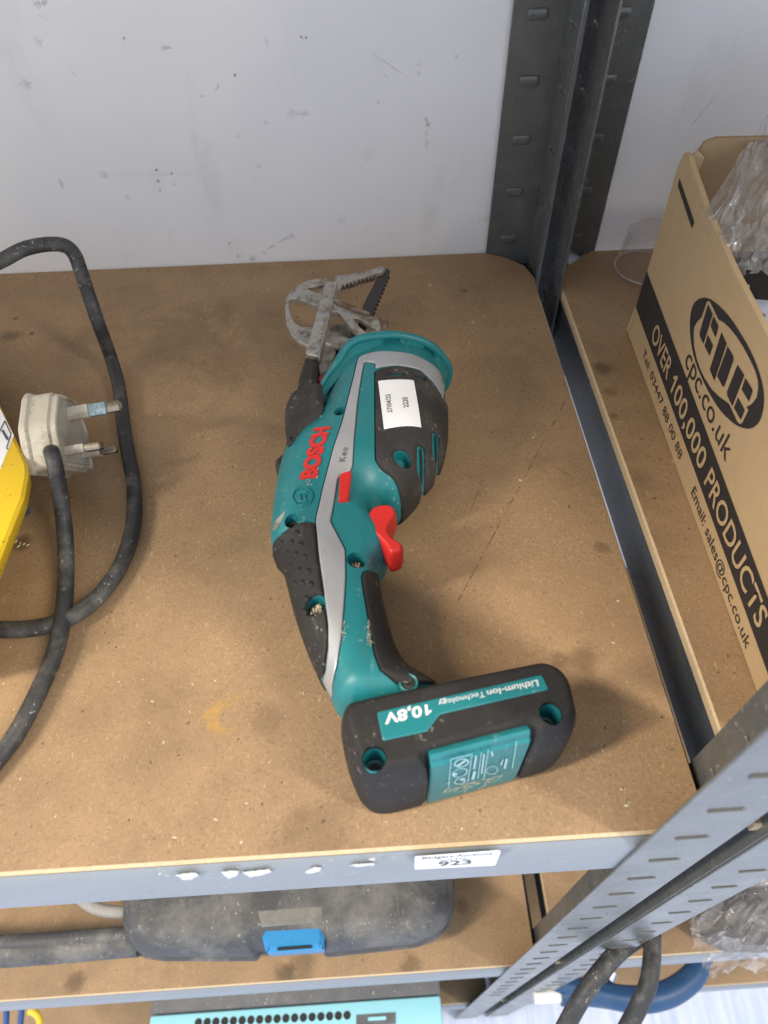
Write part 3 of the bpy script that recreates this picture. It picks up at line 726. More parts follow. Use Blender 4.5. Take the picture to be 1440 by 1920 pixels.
# screws in the wells
for i, (c, r) in enumerate(HOLES):
    if i == 4: continue
    z = float(body_h(c[None])[0])-.0062
    hexa = circle((0, 0), r*.33, 6)
    v, f = slab(circle((0, 0), r*.75, 18), [hexa], -.001, .0014, .0002, ((c[0], c[1], z), (1, 0, 0), (0, 1, 0), (0, 0, 1)))
    s = obj('screw', v, f, MAT['screw'], SAW)
def grit(name, c, n, rx, ry, parent, zoff=0.0, mat='grit', s0=.0003, s1=.0009, hf=None):
    V = []; F = []
    for _ in range(n):
        p = np.array([c[0]+random.gauss(0, rx), c[1]+random.gauss(0, ry)])
        z = (float((hf or body_h)(p[None])[0]) if hf is not False else 0.0)+zoff; s = random.uniform(s0, s1); a = [np.array([random.uniform(-1, 1) for _ in range(3)])*s for _ in range(4)]
        n0 = len(V); V += [(p[0]+q[0], p[1]+q[1], z+q[2]+s*.3) for q in a]; F += [(n0, n0+1, n0+2), (n0, n0+1, n0+3), (n0+1, n0+2, n0+3), (n0, n0+2, n0+3)]
    o = obj(name, V, F, MAT[mat], parent, sharp=10); o['kind'] = 'stuff'; return o
grit('packed_sawdust', HOLES[2][0]+np.array([0, -.0008]), 90, .0014, .0012, SAW, -.0035)
grit('packed_sawdust', HOLES[1][0]+np.array([-.0003, -.001]), 30, .0012, .0009, SAW, -.0035)
for L, n in ((c2([(730, 1000), (722, 1040), (728, 1080), (738, 1120)]), 22), (c2([(562, 1000), (560, 1050), (556, 1090)]), 12), (c1([(395, 1420), (385, 1450), (345, 1480), (330, 1505)]), 9), (c1([(405, 1070), (380, 1085), (345, 1095), (300, 1130)]), 14)):
    for q in L: grit('packed_sawdust', march(*q, body_h), n, .0006, .0011, SAW, .0003, s0=.0002, s1=.0006)
sc_ = march(771, 1284, body_h)+np.array([-.0012, 0]); zz = float(body_h(sc_[None])[0])
v, f = lathe([(.0040, -.002), (.0040, .0010), (.0036, .0013), (.0031, .0010), (.0029, -.0015), (.0002, -.0018)], (sc_[0], sc_[1], zz+.0009), 22); obj('screw_well', v, f, MAT['teal'], SAW)
v, f = lathe([(.0030, -.0012), (.0028, .0002), (.0013, .0005), (.0010, -.0004), (.0002, -.0004)], (sc_[0], sc_[1], zz+.0009), 16); obj('screw', v, f, MAT['screw'], SAW)
# red lock button and trigger
pad('lock_button', trace([(637.5, 896), (643, 892), (659, 887), (659.5, 892), (654.5, 942), (634, 943)]), MAT['red'], .0030, edge=.0006, step=.003, sharp=40)
trig_px = [(690, 986), (687, 974), (691, 960), (702, 951), (720, 947), (737, 950), (745, 962), (741, 974), (733, 985), (730, 997), (735, 1008), (747, 1016), (757, 1022), (757, 1032), (752, 1038), (731, 1043), (725, 1034), (720, 1025), (711, 1015), (697, 1003)]
TP = resample(chaikin([onZ(x, y, .0485)[:2] for x, y in trig_px], 1), .0018)
def flat_h(poly, z0, T, R, p):
    def f(P):
        d = dist_poly(P, poly); i = in_poly(P, poly); tt = np.clip(d/R, 0, 1); return np.where(i, z0+T*(1-(1-tt)**p)**(1/p), 0)
    return f
def puff(name, poly, z0, T, R, p, mat, parent, step=.002, rings=None, zmin=.0004):
    poly = ccw(poly); hf = flat_h(poly, z0, T, R, p)
    P, Tt = skin(poly, [], None, step, rings or (R*.03, R*.1, R*.25, R*.5, R*.8, R))
    z = hf(P); bd_ = dist_poly(P, poly) < 1e-6; z = np.where(bd_, z0, np.maximum(z, z0))
    v, f = joinm((np.column_stack([P, z]), Tt), (np.column_stack([P, np.maximum(2*z0-z, zmin)]), Tt[:, ::-1]))
    return obj(name, v, f, mat, parent, sharp=60), hf
puff('trigger', TP, .0415, .0092, .0022, 2.6, MAT['red'], SAW)
# ---- foot with the battery
fd = np.array([.072, .0140, 0]); fd /= np.linalg.norm(fd); fn = np.array([fd[1], -fd[0], 0])
org = np.array([.004, .0122, 0])
def side_u(px, py): return float((onPlane(px, py, org-fn*.002, fn)-org)@fd)
u0, u1 = side_u(806, 1450), side_u(990, 1400)
def fp(u, d): q = org+fd*u-fn*d; return (q[0], q[1])
front = [fp(0, 0), fp(u0-.0022, 0), fp(u0-.0008, .0008), fp(u0-.0004, .0034), fp(u1+.0004, .0034), fp(u1+.0008, .0008), fp(u1+.0022, 0), fp(.0730, .0004)]
back_ = [(.0800, .0300), (.0822, .0345), (.0822, .0480), (.0790, .0545), (.0715, .0590), (.030, .0528), (.0, .0480), (-.013, .0455), (-.0157, .039), (-.0130, .0265), (-.0088, .0165), (-.003, .0125)]
nf = len(front)
FT = ccw(resample(roundc(np.array(front+back_), .004, 4, keep=(1, 2, 3, 4, 5, 6)), .0016))
FZ, FTH, FR, FP = .0288, .0282, .0054, 2.2
fh = flat_h(FT, FZ, FTH, FR, FP)
FHOLE = [(march(700, 1424, fh, sil=FT)+np.array([.0004, .0006]), .0046), (march(1036, 1337, fh, sil=FT)+np.array([-.0006, .0002]), .0046)]
def foot_h(P):
    h = fh(P)
    for c, r in FHOLE:
        d = np.hypot(P[:, 0]-c[0], P[:, 1]-c[1]); h = np.where(d < r, h-.016, h)
    return h
ex = []
for c, r in FHOLE:
    for k in (r-.0001, r+.0001, r+.0007, r*.5): ex += list(circle(c, k, 26))
PLX0, PLX1 = .0195, .0560                       # slot for the type plate along the front side
Pm, Tm = skin(FT, [], None, .0022, (.0002, .0007, .0016, .003, .005, .0078, .0105), ex, FHOLE)
hz = foot_h(Pm); bd = dist_poly(Pm, FT) < 1e-6; hz = np.where(bd, FZ, hz)
hb = np.where(bd, FZ, flat_h(FT, FZ, FTH, .0036, 2.6)(Pm))
battery = obj('battery_foot', *joinm((np.column_stack([Pm, hz]), Tm), (np.column_stack([Pm, np.maximum(2*FZ-hb, .0006)]), Tm[:, ::-1])), MAT['rubber_dark'], SAW, sharp=50)
for c, r in FHOLE:                              # teal liners of the two wells
    v, f = lathe([(r-.0002, .0), (r-.0002, -.013), (r*.5, -.0135), (.0002, -.0135)], (c[0], c[1], float(fh(c[None])[0])-.0022), 26)
    obj('screw_well', v, f, MAT['teal'], battery)
    v, f = lathe([(r*.62, -.0005), (r*.6, .0006), (.0003, .0008)], (c[0], c[1], float(fh(c[None])[0])-.0142), 18)
    obj('screw', v, f, MAT['screw'], battery)
bl = lambda L: crop(L, 580, 1200, 2.667)
lab_px = bl([(335, 360), (1165, 172), (1200, 250), (655, 375), (590, 460), (365, 508)])
plate = pad('battery_badge', trace(lab_px, fh, FT), MAT['teal'], .0005, edge=.0006, hf=fh, parent=battery, step=.004)
def print_on(name, s, quad, hf, off, mat, parent, bold=0.0, shear=0.0, extrude=0.0, spacing=1.0, sil=None):
    V, F = text2d(s, bold, extrude, shear, spacing) if isinstance(s, str) else text_parts(s, bold); pts = []
    C = [march(*q, hf, sil=sil) for q in quad]
    for u, vv, ww in V:
        p = bil(C, u, vv); pts.append((p[0], p[1], 0))
    pts = np.array(pts); z = hf(pts[:, :2]); pts[:, 2] = z+off+V[:, 2]
    return obj(name, pts, F, mat, parent, sharp=40)
print_on('lettering', 'Lithium-Ion', bl([(1140, 203), (885, 258), (892, 286), (1146, 233)]), fh, .0007, MAT['white_ink'], plate, .014, sil=FT)
print_on('lettering', 'Technology', bl([(874, 260), (642, 310), (648, 335), (880, 287)]), fh, .0007, MAT['white_ink'], plate, .0, sil=FT)
print_on('lettering', [('1', 0, .13), ('0,8V', .20, 1)], bl([(606, 322), (372, 373), (378, 424), (612, 374)]), fh, .0007, MAT['white_ink'], plate, .03, sil=FT)
# teal type plate let into the front side of the foot
prof = np.array([(-.0110, .0500), (-.0058, .0560), (-.0042, .0566), (-.0030, .0556), (-.0026, .0522), (-.0012, .0508), (-.0010, .045), (-.0010, .020), (-.0016, .0040), (-.004, .0012), (-.010, .0012), (-.0125, .03)])
v, f = slab(prof, [], u0, u1, .0008, (org, fn, (0, 0, 1), fd))
tp = obj('type_plate', v, f, MAT['teal'], battery, sharp=30)
tq = lambda L: crop(L, 780, 1350, 6.26)
def plane_poly(name, pts, mat, parent, p, n, d=.0002):
    n = np.array(n, float); a = [onPlane(x, y, np.array(p)+n*d, n) for x, y in pts]
    return obj(name, a, [tuple(range(len(a)))], mat, parent, sharp=180)
def plane_line(name, a, b_, wpx, mat, parent, p, n, d=.0002):
    a = np.array(a, float); b_ = np.array(b_, float); t_ = (b_-a)/np.linalg.norm(b_-a); q = np.array([-t_[1], t_[0]])*wpx/2
    return plane_poly(name, [a-q, b_-q, b_+q, a+q], mat, parent, p, n, d)
tpp, tpn = org-fn*.0009, fn
for a_, b_ in (((412, 460), (660, 405)), ((412, 460), (382, 780)), ((660, 405), (605, 735)), ((770, 380), (725, 690)), ((850, 352), (795, 685)), ((1180, 250), (1130, 565))):
    A_, B_ = tq([a_, b_]); plane_line('label_rule', A_, B_, 1.6, MAT['pale_ink'], tp, tpp, tpn, .0003)
def plane_ring(cx, cy, rx, ry, rot, wd, mat, n=28):
    outer = []; inner = []
    for k in range(n):
        a = 2*math.pi*k/n
        for L, s in ((outer, 1.0), (inner, 1-wd)):
            x, y = rx*s*math.cos(a), ry*s*math.sin(a); L.append((cx+x*math.cos(rot)-y*math.sin(rot), cy+x*math.sin(rot)+y*math.cos(rot)))
    pts = [onPlane(*q, tpp+tpn*.0004, tpn) for q in tq(outer+inner)]
    obj('label_symbol', pts, [(k, (k+1) % n, n+(k+1) % n, n+k) for k in range(n)], mat, tp, sharp=180)
plane_ring(535, 505, 92, 48, -.25, .22, MAT['pale_ink']); plane_ring(515, 620, 95, 52, -.3, .16, MAT['pale_ink']); plane_ring(890, 590, 72, 46, -.2, .12, MAT['pale_ink']); plane_ring(515, 720, 70, 34, -.2, .2, MAT['pale_ink'])
for a_, b_, w_ in (((478, 545), (592, 470), 4), ((440, 640), (480, 632), 5), ((520, 700), (575, 690), 5), ((705, 420), (680, 580), 3.5), ((690, 600), (665, 700), 5), ((800, 400), (770, 630), 3), ((1065, 455), (1040, 570), 4), ((1020, 460), (1000, 530), 2.2), ((885, 370), (900, 425), 3.5), ((1000, 500), (995, 520), 2)):
    A_, B_ = tq([a_, b_]); plane_line('label_print', A_, B_, w_, MAT['pale_ink'], tp, tpp, tpn, .0004)
def plate_scuff():
    V = []; F = []
    for _ in range(130):
        x = random.uniform(330, 1010); y = 830-(x-330)*.22+random.gauss(0, 28)
        p = onPlane(*tq([(x, y)])[0], tpp+tpn*.00045, tpn); L = random.uniform(.0003, .0014); a = random.gauss(.5, .5)
        e = fd*math.cos(a)*L+np.array([0, 0, 1])*math.sin(a)*L; k = np.cross(fn, e)*.18
        n0 = len(V); V += [p-e-k, p+e-k*.3, p+e*.6+k, p-e*.7+k]; F.append((n0, n0+1, n0+2, n0+3))
    o = obj('scuff_marks', V, F, MAT['grit'], tp, sharp=180); o['kind'] = 'stuff'
plate_scuff()
# ---- lettering on the body
print_on('brand_lettering', 'BOSCH', [(592, 897), (618.5, 801), (591, 804), (563.5, 900)], body_h, .0003, MAT['red'], SAW, .05, extrude=.0004, spacing=1.02)
print_on('model_lettering', 'Keo', [(647.6, 867.8), (652.7, 841), (641.5, 841.5), (635, 868)], body_h, .0008, MAT['ink'], SAW, .008, spacing=1.12)
def emboss(name, loops, off, mat, parent, holes=()):
    return pad(name, loops, mat, off, holes=holes, edge=.0003, step=.003, drop=.0002, parent=parent)
LC = crop([(445, 1650)], 500, 680, 6.545)[0]
def lg(pts): return trace([(LC[0]+x*20.0, LC[1]+y*18.0) for x, y in pts])
ring = lambda r: [(r*math.cos(a), r*math.sin(a)) for a in np.linspace(0, 2*math.pi, 30, endpoint=False)]
emboss('maker_emblem', lg(ring(1.0)), .0010, MAT['teal'], SAW, holes=[lg(ring(.86))])
for q in ([(-.62, -.42), (.62, -.52), (.62, -.38), (-.62, -.28)], [(-.62, .52), (.55, .40), (.55, .54), (-.62, .66)], [(-.28, -.35), (-.14, -.36), (-.14, .5), (-.28, .52)], [(.16, -.38), (.3, -.4), (.3, .45), (.16, .46)]):
    emboss('maker_emblem', lg(q), .0010, MAT['teal'], SAW)
# price sticker on the motor cover
SQ = [march(x, y, body_h) for x, y in ((709, 717.5), (776, 716.5), (790, 804.5), (720, 808))]
def sticker_h(P): return body_h(P)+.0011
stk = pad('price_sticker', np.array(SQ), MAT['paper'], .0014, edge=.0002, step=.0022, drop=-.0011, sharp=60); stk['label'] = 'white dated price sticker on the black motor cover'
print_on('lettering', '27/04/25', [(735.5, 777.5), (731.6, 743), (722.8, 744.2), (727, 778)], body_h, .0016, MAT['ink'], stk, .012)
print_on('lettering', '2220', [(766, 768), (763.6, 748.5), (754.5, 749.4), (757, 769)], body_h, .0016, MAT['ink'], stk, .012)
pad('worn_patch', trace(c1([(188, 1672), (150, 1712), (118, 1748), (104, 1800), (122, 1800), (150, 1765), (176, 1715)])), MAT['cast'], .0001, edge=.0002, drop=-.0001, step=.002)
# ---- flared guard collar round the nose
col_px = [(600, 738, .034), (611, 716, .040), (630, 687, .049), (644, 664, .054), (657, 648, .058), (676, 638, .0612), (700, 633, .0632), (742, 630.5, .0636), (786, 640, .0585), (815, 656, .0515), (836, 680, .0413), (842, 700, .0325), (838, 719, .0245), (829, 733, .018), (812, 742, .012)]
rim = catmull([onZ(x, y, z) for x, y, z in col_px], 5)
in_px = [(612, 752), (618, 742), (640, 712), (655, 690), (668, 674), (681, 668), (701, 664), (736, 663), (771, 668), (804, 684), (821, 700), (827, 712), (829, 722), (826, 730), (815, 738)]
inn = []
for (x, y) in in_px:
    p = march(x, y, body_h); inn.append((p[0], p[1], max(float(body_h(p[None])[0])-.0015, .02 if x < 800 else .012)))
inn = catmull(inn, 5)
n = len(rim); V = []; F = []
for i in range(n):
    a = np.array(inn[i]); b_ = np.array(rim[i]); back = np.array([0, .0035, 0])
    mid = a*.45+b_*.55; mid = mid+np.array([0, .0022, -.0016])
    if i in (33, 34, 35, 36) or i in (42, 43, 44, 45): mid = mid+np.array([0, .0045, -.0045]); a = a+np.array([0, .002, -.001])
    V += [a, mid, b_, b_+back, mid+back+np.array([0, .002, -.001]), a+back*2]
for i in range(n-1):
    for k in range(5): F.append((i*6+k, (i+1)*6+k, (i+1)*6+k+1, i*6+k+1))
collar = obj('guard_collar', V, F, MAT['teal'], SAW, sharp=50)
obj('collar_rim', *tube(rim+np.array([0, .0012, 0]), .0026, 10), MAT['teal'], collar, sharp=60)
# ---- black bracket, lever and sleeve of the branch holder
b2 = lambda L: crop(L, 500, 680, 6.545); c0 = lambda L: crop(L, 500, 470, 5.143)
def slab_px(name, pts, zt, th, mat, parent, bev=.0012, holes=(), rnd=.0015, sharp=35, tilt=None):
    a = np.array([onZ(x, y, zt)[:2] for x, y in pts]); a = roundc(a, rnd, 3) if rnd else a
    if mat in (MAT['cast'], MAT['rust']) and len(a) > 4:
        a = ccw(resample(a, .0016)); a = a+np.random.RandomState(len(a)).normal(0, .00007, a.shape)
    hs = [np.array([onZ(x, y, zt)[:2] for x, y in h]) for h in holes]; hs = [roundc(h, rnd*.8, 2) if rnd else h for h in hs]
    v, f = slab(a, hs, zt-th, zt, bev, ZF); v = np.array(v)
    if tilt is not None:
        v = v.copy(); c = v.mean(0); v[:, 2] += (v[:, 0]-c[0])*tilt[0]+(v[:, 1]-c[1])*tilt[1]
    return obj(name, v, f, mat, parent, sharp=sharp)
brk = slab_px('bracket', b2([(214, 520), (240, 420), (300, 300), (400, 262), (600, 237), (680, 245), (688, 330), (692, 560), (640, 655), (480, 748), (430, 808), (315, 945), (245, 938), (222, 820), (212, 620)]), .056, .042, MAT['rubber'], SAW, .0030, tilt=(.20, 0))
slab_px('lever', b2([(243, 930), (312, 945), (272, 1060), (236, 1190), (205, 1290), (180, 1330), (125, 1300), (96, 1225), (112, 1155), (180, 1105), (225, 1040)]), .034, .012, MAT['rubber'], SAW, .0022)
slab_px('arm_sleeve', c0([(372, 1018), (505, 1048), (492, 1120), (472, 1270), (380, 1300), (288, 1290), (310, 1190), (350, 1090)]), .0425, .017, MAT['rubber'], SAW, .003, tilt=(0, .12))
slab_px('red_catch', c0([(478, 1240), (500, 1205), (530, 1185), (605, 1162), (592, 1215), (545, 1280), (500, 1275)]), .036, .008, MAT['red'], SAW, .001)
# ---- branch holder and blade
hold = slab_px('holder_arm', c0([(572, 262), (668, 262), (640, 420), (604, 600), (560, 800), (502, 1055), (374, 1022), (430, 800), (495, 545)]),   .040, .0050, MAT['cast'], SAW, .0005, tilt=(0, -.06))
slab_px('holder_arm_lip', c0([(655, 262), (676, 268), (612, 600), (515, 1050), (498, 1045), (595, 600)]), .0422, .007, MAT['cast'], hold, .0005, rnd=.0004, tilt=(0, -.06))
slab_px('branch_hook', c0([(580, 255), (450, 272), (330, 308), (240, 370), (190, 450), (176, 560), (190, 700), (228, 792), (290, 862), (400, 920), (440, 800), (448, 735), (330, 732), (268, 690), (228, 600), (216, 500), (225, 462), (300, 458), (420, 505), (505, 548), (590, 560)]), .030, .0036, MAT['cast'], SAW, .0006,
        holes=[c0([(388, 360), (470, 338), (545, 325), (535, 405), (460, 395)])], rnd=.0012)
slab_px('branch_hook', c0([(520, 420), (640, 470), (720, 500), (800, 540), (1000, 600), (1100, 640), (1162, 672), (1118, 795), (1000, 825), (898, 845), (850, 780), (690, 612), (600, 610), (520, 540)]), .034, .0040, MAT['cast'], SAW, .0006,
        holes=[c0([(838, 640), (905, 652), (1062, 735), (960, 768), (890, 720)])], rnd=.0010, tilt=(-.15, 0))
slab_px('worn_lip', c0([(895, 828), (1005, 812), (1118, 790), (1120, 806), (1010, 832), (905, 852)]), .0315, .0015, MAT['grit'], SAW, .0003, rnd=0)
slab_px('rusty_tab', c0([(1088, 632), (1150, 622), (1172, 678), (1140, 760), (1118, 790), (1100, 700)]), .033, .004, MAT['rust'], SAW, .0006, rnd=.0006)
slab_px('rusty_tab', c0([(640, 480), (760, 492), (830, 520), (920, 560), (1000, 590), (990, 612), (880, 572), (770, 540), (680, 520)]), .0365, .003, MAT['rust'], SAW, .0006, rnd=.0006)
slab_px('cross_arm', c0([(400, 915), (440, 745), (600, 715), (770, 690), (840, 840), (790, 950), (560, 885)]), .024, .006, MAT['cast'], SAW, .0010)
slab_px('cross_arm_lip', c0([(560, 800), (600, 790), (860, 850), (800, 905), (770, 950), (545, 885)]), .0285, .004, MAT['cast'], SAW, .0010)
slab_px('blade_shank', c0([(545, 880), (670, 955), (640, 1060), (590, 1160), (500, 1190), (505, 1060)]), .026, .004, MAT['cast'], SAW, .0006)
def teeth(a, b_, n, h, side):
    a = np.array(a, float); b_ = np.array(b_, float); t_ = (b_-a); q = np.array([-t_[1], t_[0]])/np.linalg.norm(t_)*h*side; out = []
    for k in range(n):
        out += [tuple(a+t_*(k/n)), tuple(a+t_*((k+.75)/n)+q)]
    return out
slab_px('toothed_arm', c0([(650, 245), (860, 212), (1060, 165), (1105, 140), (1150, 160), (1120, 195), (1060, 215)] + teeth((1040, 225), (700, 330), 9, 26, -1) + [(690, 375), (660, 380), (668, 300)]), .031, .0045, MAT['cast'], SAW, .0005, rnd=0)
slab_px('toothed_edge', c0([(1070, 212)] + teeth((1050, 232), (705, 338), 11, 30, -1) + [(690, 330), (860, 262), (1000, 222)]), .0300, .003, MAT['rust'], SAW, .0004, rnd=0)
slab_px('saw_blade', c0([(1092, 175), (1130, 155), (1190, 185)] + teeth((1180, 215), (1025, 590), 10, 20, -1) + [(1005, 640), (960, 740), (880, 720), (915, 560), (965, 450), (1030, 330)]), .028, .0022, MAT['blade'], SAW, .0004, rnd=0)
slab_px('blade_root', c0([(880, 700), (960, 740), (900, 860), (760, 860), (640, 1150), (560, 1130), (700, 800)]), .0225, .0022, MAT['blade'], SAW, .0004, rnd=0)

# ================================================================== POWER CABLE, PLUG AND YELLOW CASE
PC = empty('power_cable', (-.15, .2, 0), 'dusty black power cable with a dirty white three-pin plug', 'cable')
vd = ray(135, 815)
right_ = rgt*.985+upv*.17; right_ -= vd*(right_@vd); right_ /= np.linalg.norm(right_)
pdir = .92*right_ - .40*vd; pdir /= np.linalg.norm(pdir)
edir = upv - .20*rgt; edir -= pdir*(edir@pdir); edir /= np.linalg.norm(edir)
ndir = np.cross(pdir, edir)
fc = onZ(136, 812, .036)                       # centre of the pin face
def PL(a, b_, c): return fc+ndir*a+edir*b_+pdir*c
S_ = .84
face_o = np.array([(-.0245, -.0245), (.0245, -.0245), (.0250, .004), (.0130, .0265), (-.0130, .0265), (-.0250, .004)])*S_
def pslab(name, poly, t0, t1, bev, mat, parent, rnd=.0030, sharp=35, holes=()):
    v, f = slab(roundc(poly, rnd, 4), list(holes), t0, t1, bev, (fc, ndir, edir, pdir)); return obj(name, v, f, mat, parent, sharp=sharp)
plug = pslab('plug', face_o*1.03, -.0160, -.0030, .0010, MAT['plug'], PC)
pslab('plug_cover', face_o*1.10, -.0205, -.0130, .0026, MAT['plug'], plug)
pslab('pin_face', face_o*.90, -.0065, -.0002, .0010, MAT['plug_face'], plug)
ridge = roundc(face_o*.97, .003, 4)
v, f = slab(ridge, [ridge*.90], -.0055, .0005, .0005, (fc, ndir, edir, pdir)); obj('face_rim', v, f, MAT['plug'], plug)
def pin(a, b_, wa, wb, L, base, tipmat):
    q = np.array([(a-wa, b_-wb), (a+wa, b_-wb), (a+wa, b_+wb), (a-wa, b_+wb)])
    v, f = slab(q, [], -.001, base, .0003, (fc, ndir, edir, pdir)); o = obj('pin_sleeve', v, f, MAT['plug'], plug)
    q2 = (q-q.mean(0))*.96+q.mean(0)
    v, f = slab(roundc(q2, .0008, 2), [], base-.0004, L, .0009, (fc, ndir, edir, pdir)); obj('pin', v, f, tipmat, plug)
pin(.0, .0110, .0019, .0038, .0225, .0115, MAT['pin_verdigris'])
q = roundc(np.array([(-.0018, .0078), (.0018, .0078), (.0018, .0142), (-.0018, .0142)]), .0008, 2); v, f = slab(q, [], .0215, .0310, .0014, (fc, ndir, edir, pdir)); obj('pin', v, f, MAT['brass'], plug)
pin(-.0105, -.0115, .0030, .0024, .0200, .0105, MAT['brass'])
pin(.0105, -.0115, .0030, .0024, .0200, .0105, MAT['brass'])
cdist = np.linalg.norm(fc-CAM)
cord1 = [CAM+ray(95, 846)*(cdist-.012), CAM+ray(98, 852)*(cdist-.024), CAM+ray(103, 872)*(cdist-.028), CAM+ray(107, 895)*(cdist-.027)]+[onZ(x, y, z) for x, y, z in ((113, 930, .030), (121, 990, .018), (124, 1060, .009), (120, 1140, .0085), (106, 1215, .0075), (82, 1275, .0062), (48, 1345, .0058), (10, 1405, .0048), (-60, 1480, .0048), (-160, 1530, .0048))]+[np.array((-.30, .06, .0048)), np.array((-.42, .08, .0048)), np.array((-.50, .14, .0048))]
obj('cable', *tube(catmull(cord1, 9), .0043, 16), MAT['cable'], PC, sharp=70)
cord2 = [np.array((-.330, .262, .030)), np.array((-.335, .295, .045)), onY(-150, 540, .300), onY(-60, 515, .315)] + [onY(x, y, yy) for x, y, yy in ((0, 490, .325), (45, 467, .332), (90, 458, .336), (122, 461, .338), (140, 478, .338), (152, 510, .336), (166, 552, .332), (186, 610, .322))] + [onZ(x, y, z) for x, y, z in ((207, 668, .0130), (222, 720, .0065), (231, 790, .0048), (240, 850, .0048), (250, 905, .0048), (252, 960, .0048), (243, 1015, .0048), (222, 1068, .0048), (188, 1115, .0060), (150, 1147, .0080), (112, 1166, .0065), (60, 1178, .0048), (0, 1180, .0048), (-80, 1172, .0048))]
obj('cable', *tube(catmull(cord2, 9), .0044, 16), MAT['cable'], PC, sharp=70)
# yellow case at the left edge
YC = empty('yellow_case', (-.26, .2, 0), 'yellow painted case with a white numbered label beside the plug', 'case')
yp = [onZ(x, y, .046)[:2] for x, y in ((0, 762), (50, 868), (52, 886), (44, 930), (0, 1042), (-70, 1215))]
yp = [yp[0]-(yp[1]-yp[0])*2.2] + [yp[0]] + list(yp[1:]) + [(-.40, yp[-1][1]), (-.40, yp[0][1]+.10)]
q = ccw(roundc(np.array(yp), .0012, 3)); n = len(q); q2 = offset_in(q, .0015)
V = [(*p, .046) for p in q2]+[(*p, .0445) for p in q]+[(p[0]-.002, p[1], .036) for p in q]+[(p[0]-.040, p[1], .0) for p in q]
F = [tuple(range(n))]+[(r*n+i, (r+1)*n+i, (r+1)*n+(i+1) % n, r*n+(i+1) % n) for r in range(3) for i in range(n)]
yc = obj('case_body', V, F, MAT['yellow'], YC, sharp=40)
def onc(pts, dz=.0): return [onZ(x, y, .0461+dz) for x, y in pts]
a = onc([(-60, 640), (1, 768), (26, 816), (0, 881), (-40, 980)]); obj('case_label', a, [(0, 1, 2, 3, 4)], MAT['paper'], yc)
for q in (((9, 789), (20.5, 814)), ((20.5, 814), (12, 840)), ((12, 840), (15.5, 843)), ((9, 789), (-8, 822))):
    P_ = [np.array(k, float) for k in q]; t_ = (P_[1]-P_[0])/np.linalg.norm(P_[1]-P_[0]); nn = np.array([-t_[1], t_[0]])*1.0
    obj('label_frame', onc([P_[0]-nn, P_[1]-nn, P_[1]+nn, P_[0]+nn], .0003), [(0, 1, 2, 3)], MAT['ink'], yc)
V, F = text2d('1', .03); obj('lettering', [onZ(*bil([(12, 825), (16, 822), (6.5, 806), (2.5, 808)], u, vv), .0465) for u, vv, _ in V], F, MAT['ink'], yc)
sp = [onZ(x, y, z) for x, y, z in ((26, 978, .001), (52, 948, .010), (56, 962, .004), (46, 969, .001), (34, 969, .002))]
tag(obj('plastic_scrap', sp+[p+np.array([.0004, .0006, .0006]) for p in sp], [(0, 1, 2, 3, 4), (9, 8, 7, 6, 5)]+[(i, (i+1) % 5, 5+(i+1) % 5, 5+i) for i in range(5)], MAT['blue_scrap'], sharp=20), 'small blue plastic scrap sticking out beside the yellow case', 'scrap')

# ================================================================== CARDBOARD BOX AND ITS CONTENTS
CB = empty('cardboard_box', (.30, .19, 0), 'open brown cardboard box with black printed logo and lettering', 'box')
fa = onZ(1178, 630, 0); na = onZ(1408, 1270, 0); ud = (na-fa)/np.linalg.norm(na-fa); nrm = np.array([ud[1], -ud[0], 0.0])
if nrm[0] > 0: nrm = -nrm                      # outward normal of the printed side (towards -x)
fa = fa.copy(); fa[2] = .0006
tk = .0035
LEN = .305
sidep = np.array([(0, 0), (LEN, 0), (LEN, .1155), (.19, .1155), (.1, .1178), (.05, .1215), (.012, .128), (.004, .1302), (-.003, .129), (-.006, .120), (-.004, .08), (-.0025, .045), (0, .02)])
v, f = slab(roundc(sidep, .0015, 2), [], -tk, 0, .0004, (fa, ud, (0, 0, 1), nrm)); side = obj('printed_side', v, f, MAT['card'], CB, sharp=30)
xw = .22
bo = fa-nrm*tk
backp = np.array([(0, 0), (xw, 0), (xw, .137), (.012, .137), (.006, .1345), (.004, .128), (0, .12)])
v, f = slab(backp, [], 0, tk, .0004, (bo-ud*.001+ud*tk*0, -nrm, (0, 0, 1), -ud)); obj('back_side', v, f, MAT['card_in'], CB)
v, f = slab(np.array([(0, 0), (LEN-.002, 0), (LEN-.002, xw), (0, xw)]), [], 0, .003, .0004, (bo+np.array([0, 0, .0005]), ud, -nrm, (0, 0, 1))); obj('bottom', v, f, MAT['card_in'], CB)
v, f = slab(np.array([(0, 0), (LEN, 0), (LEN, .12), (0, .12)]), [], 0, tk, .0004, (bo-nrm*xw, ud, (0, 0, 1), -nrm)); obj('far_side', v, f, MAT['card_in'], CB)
v, f = slab(np.array([(0, 0), (xw, 0), (xw, .115), (0, .115)]), [], 0, tk, .0004, (bo+ud*(LEN-.001), -nrm, (0, 0, 1), ud)); obj('front_side', v, f, MAT['card'], CB)
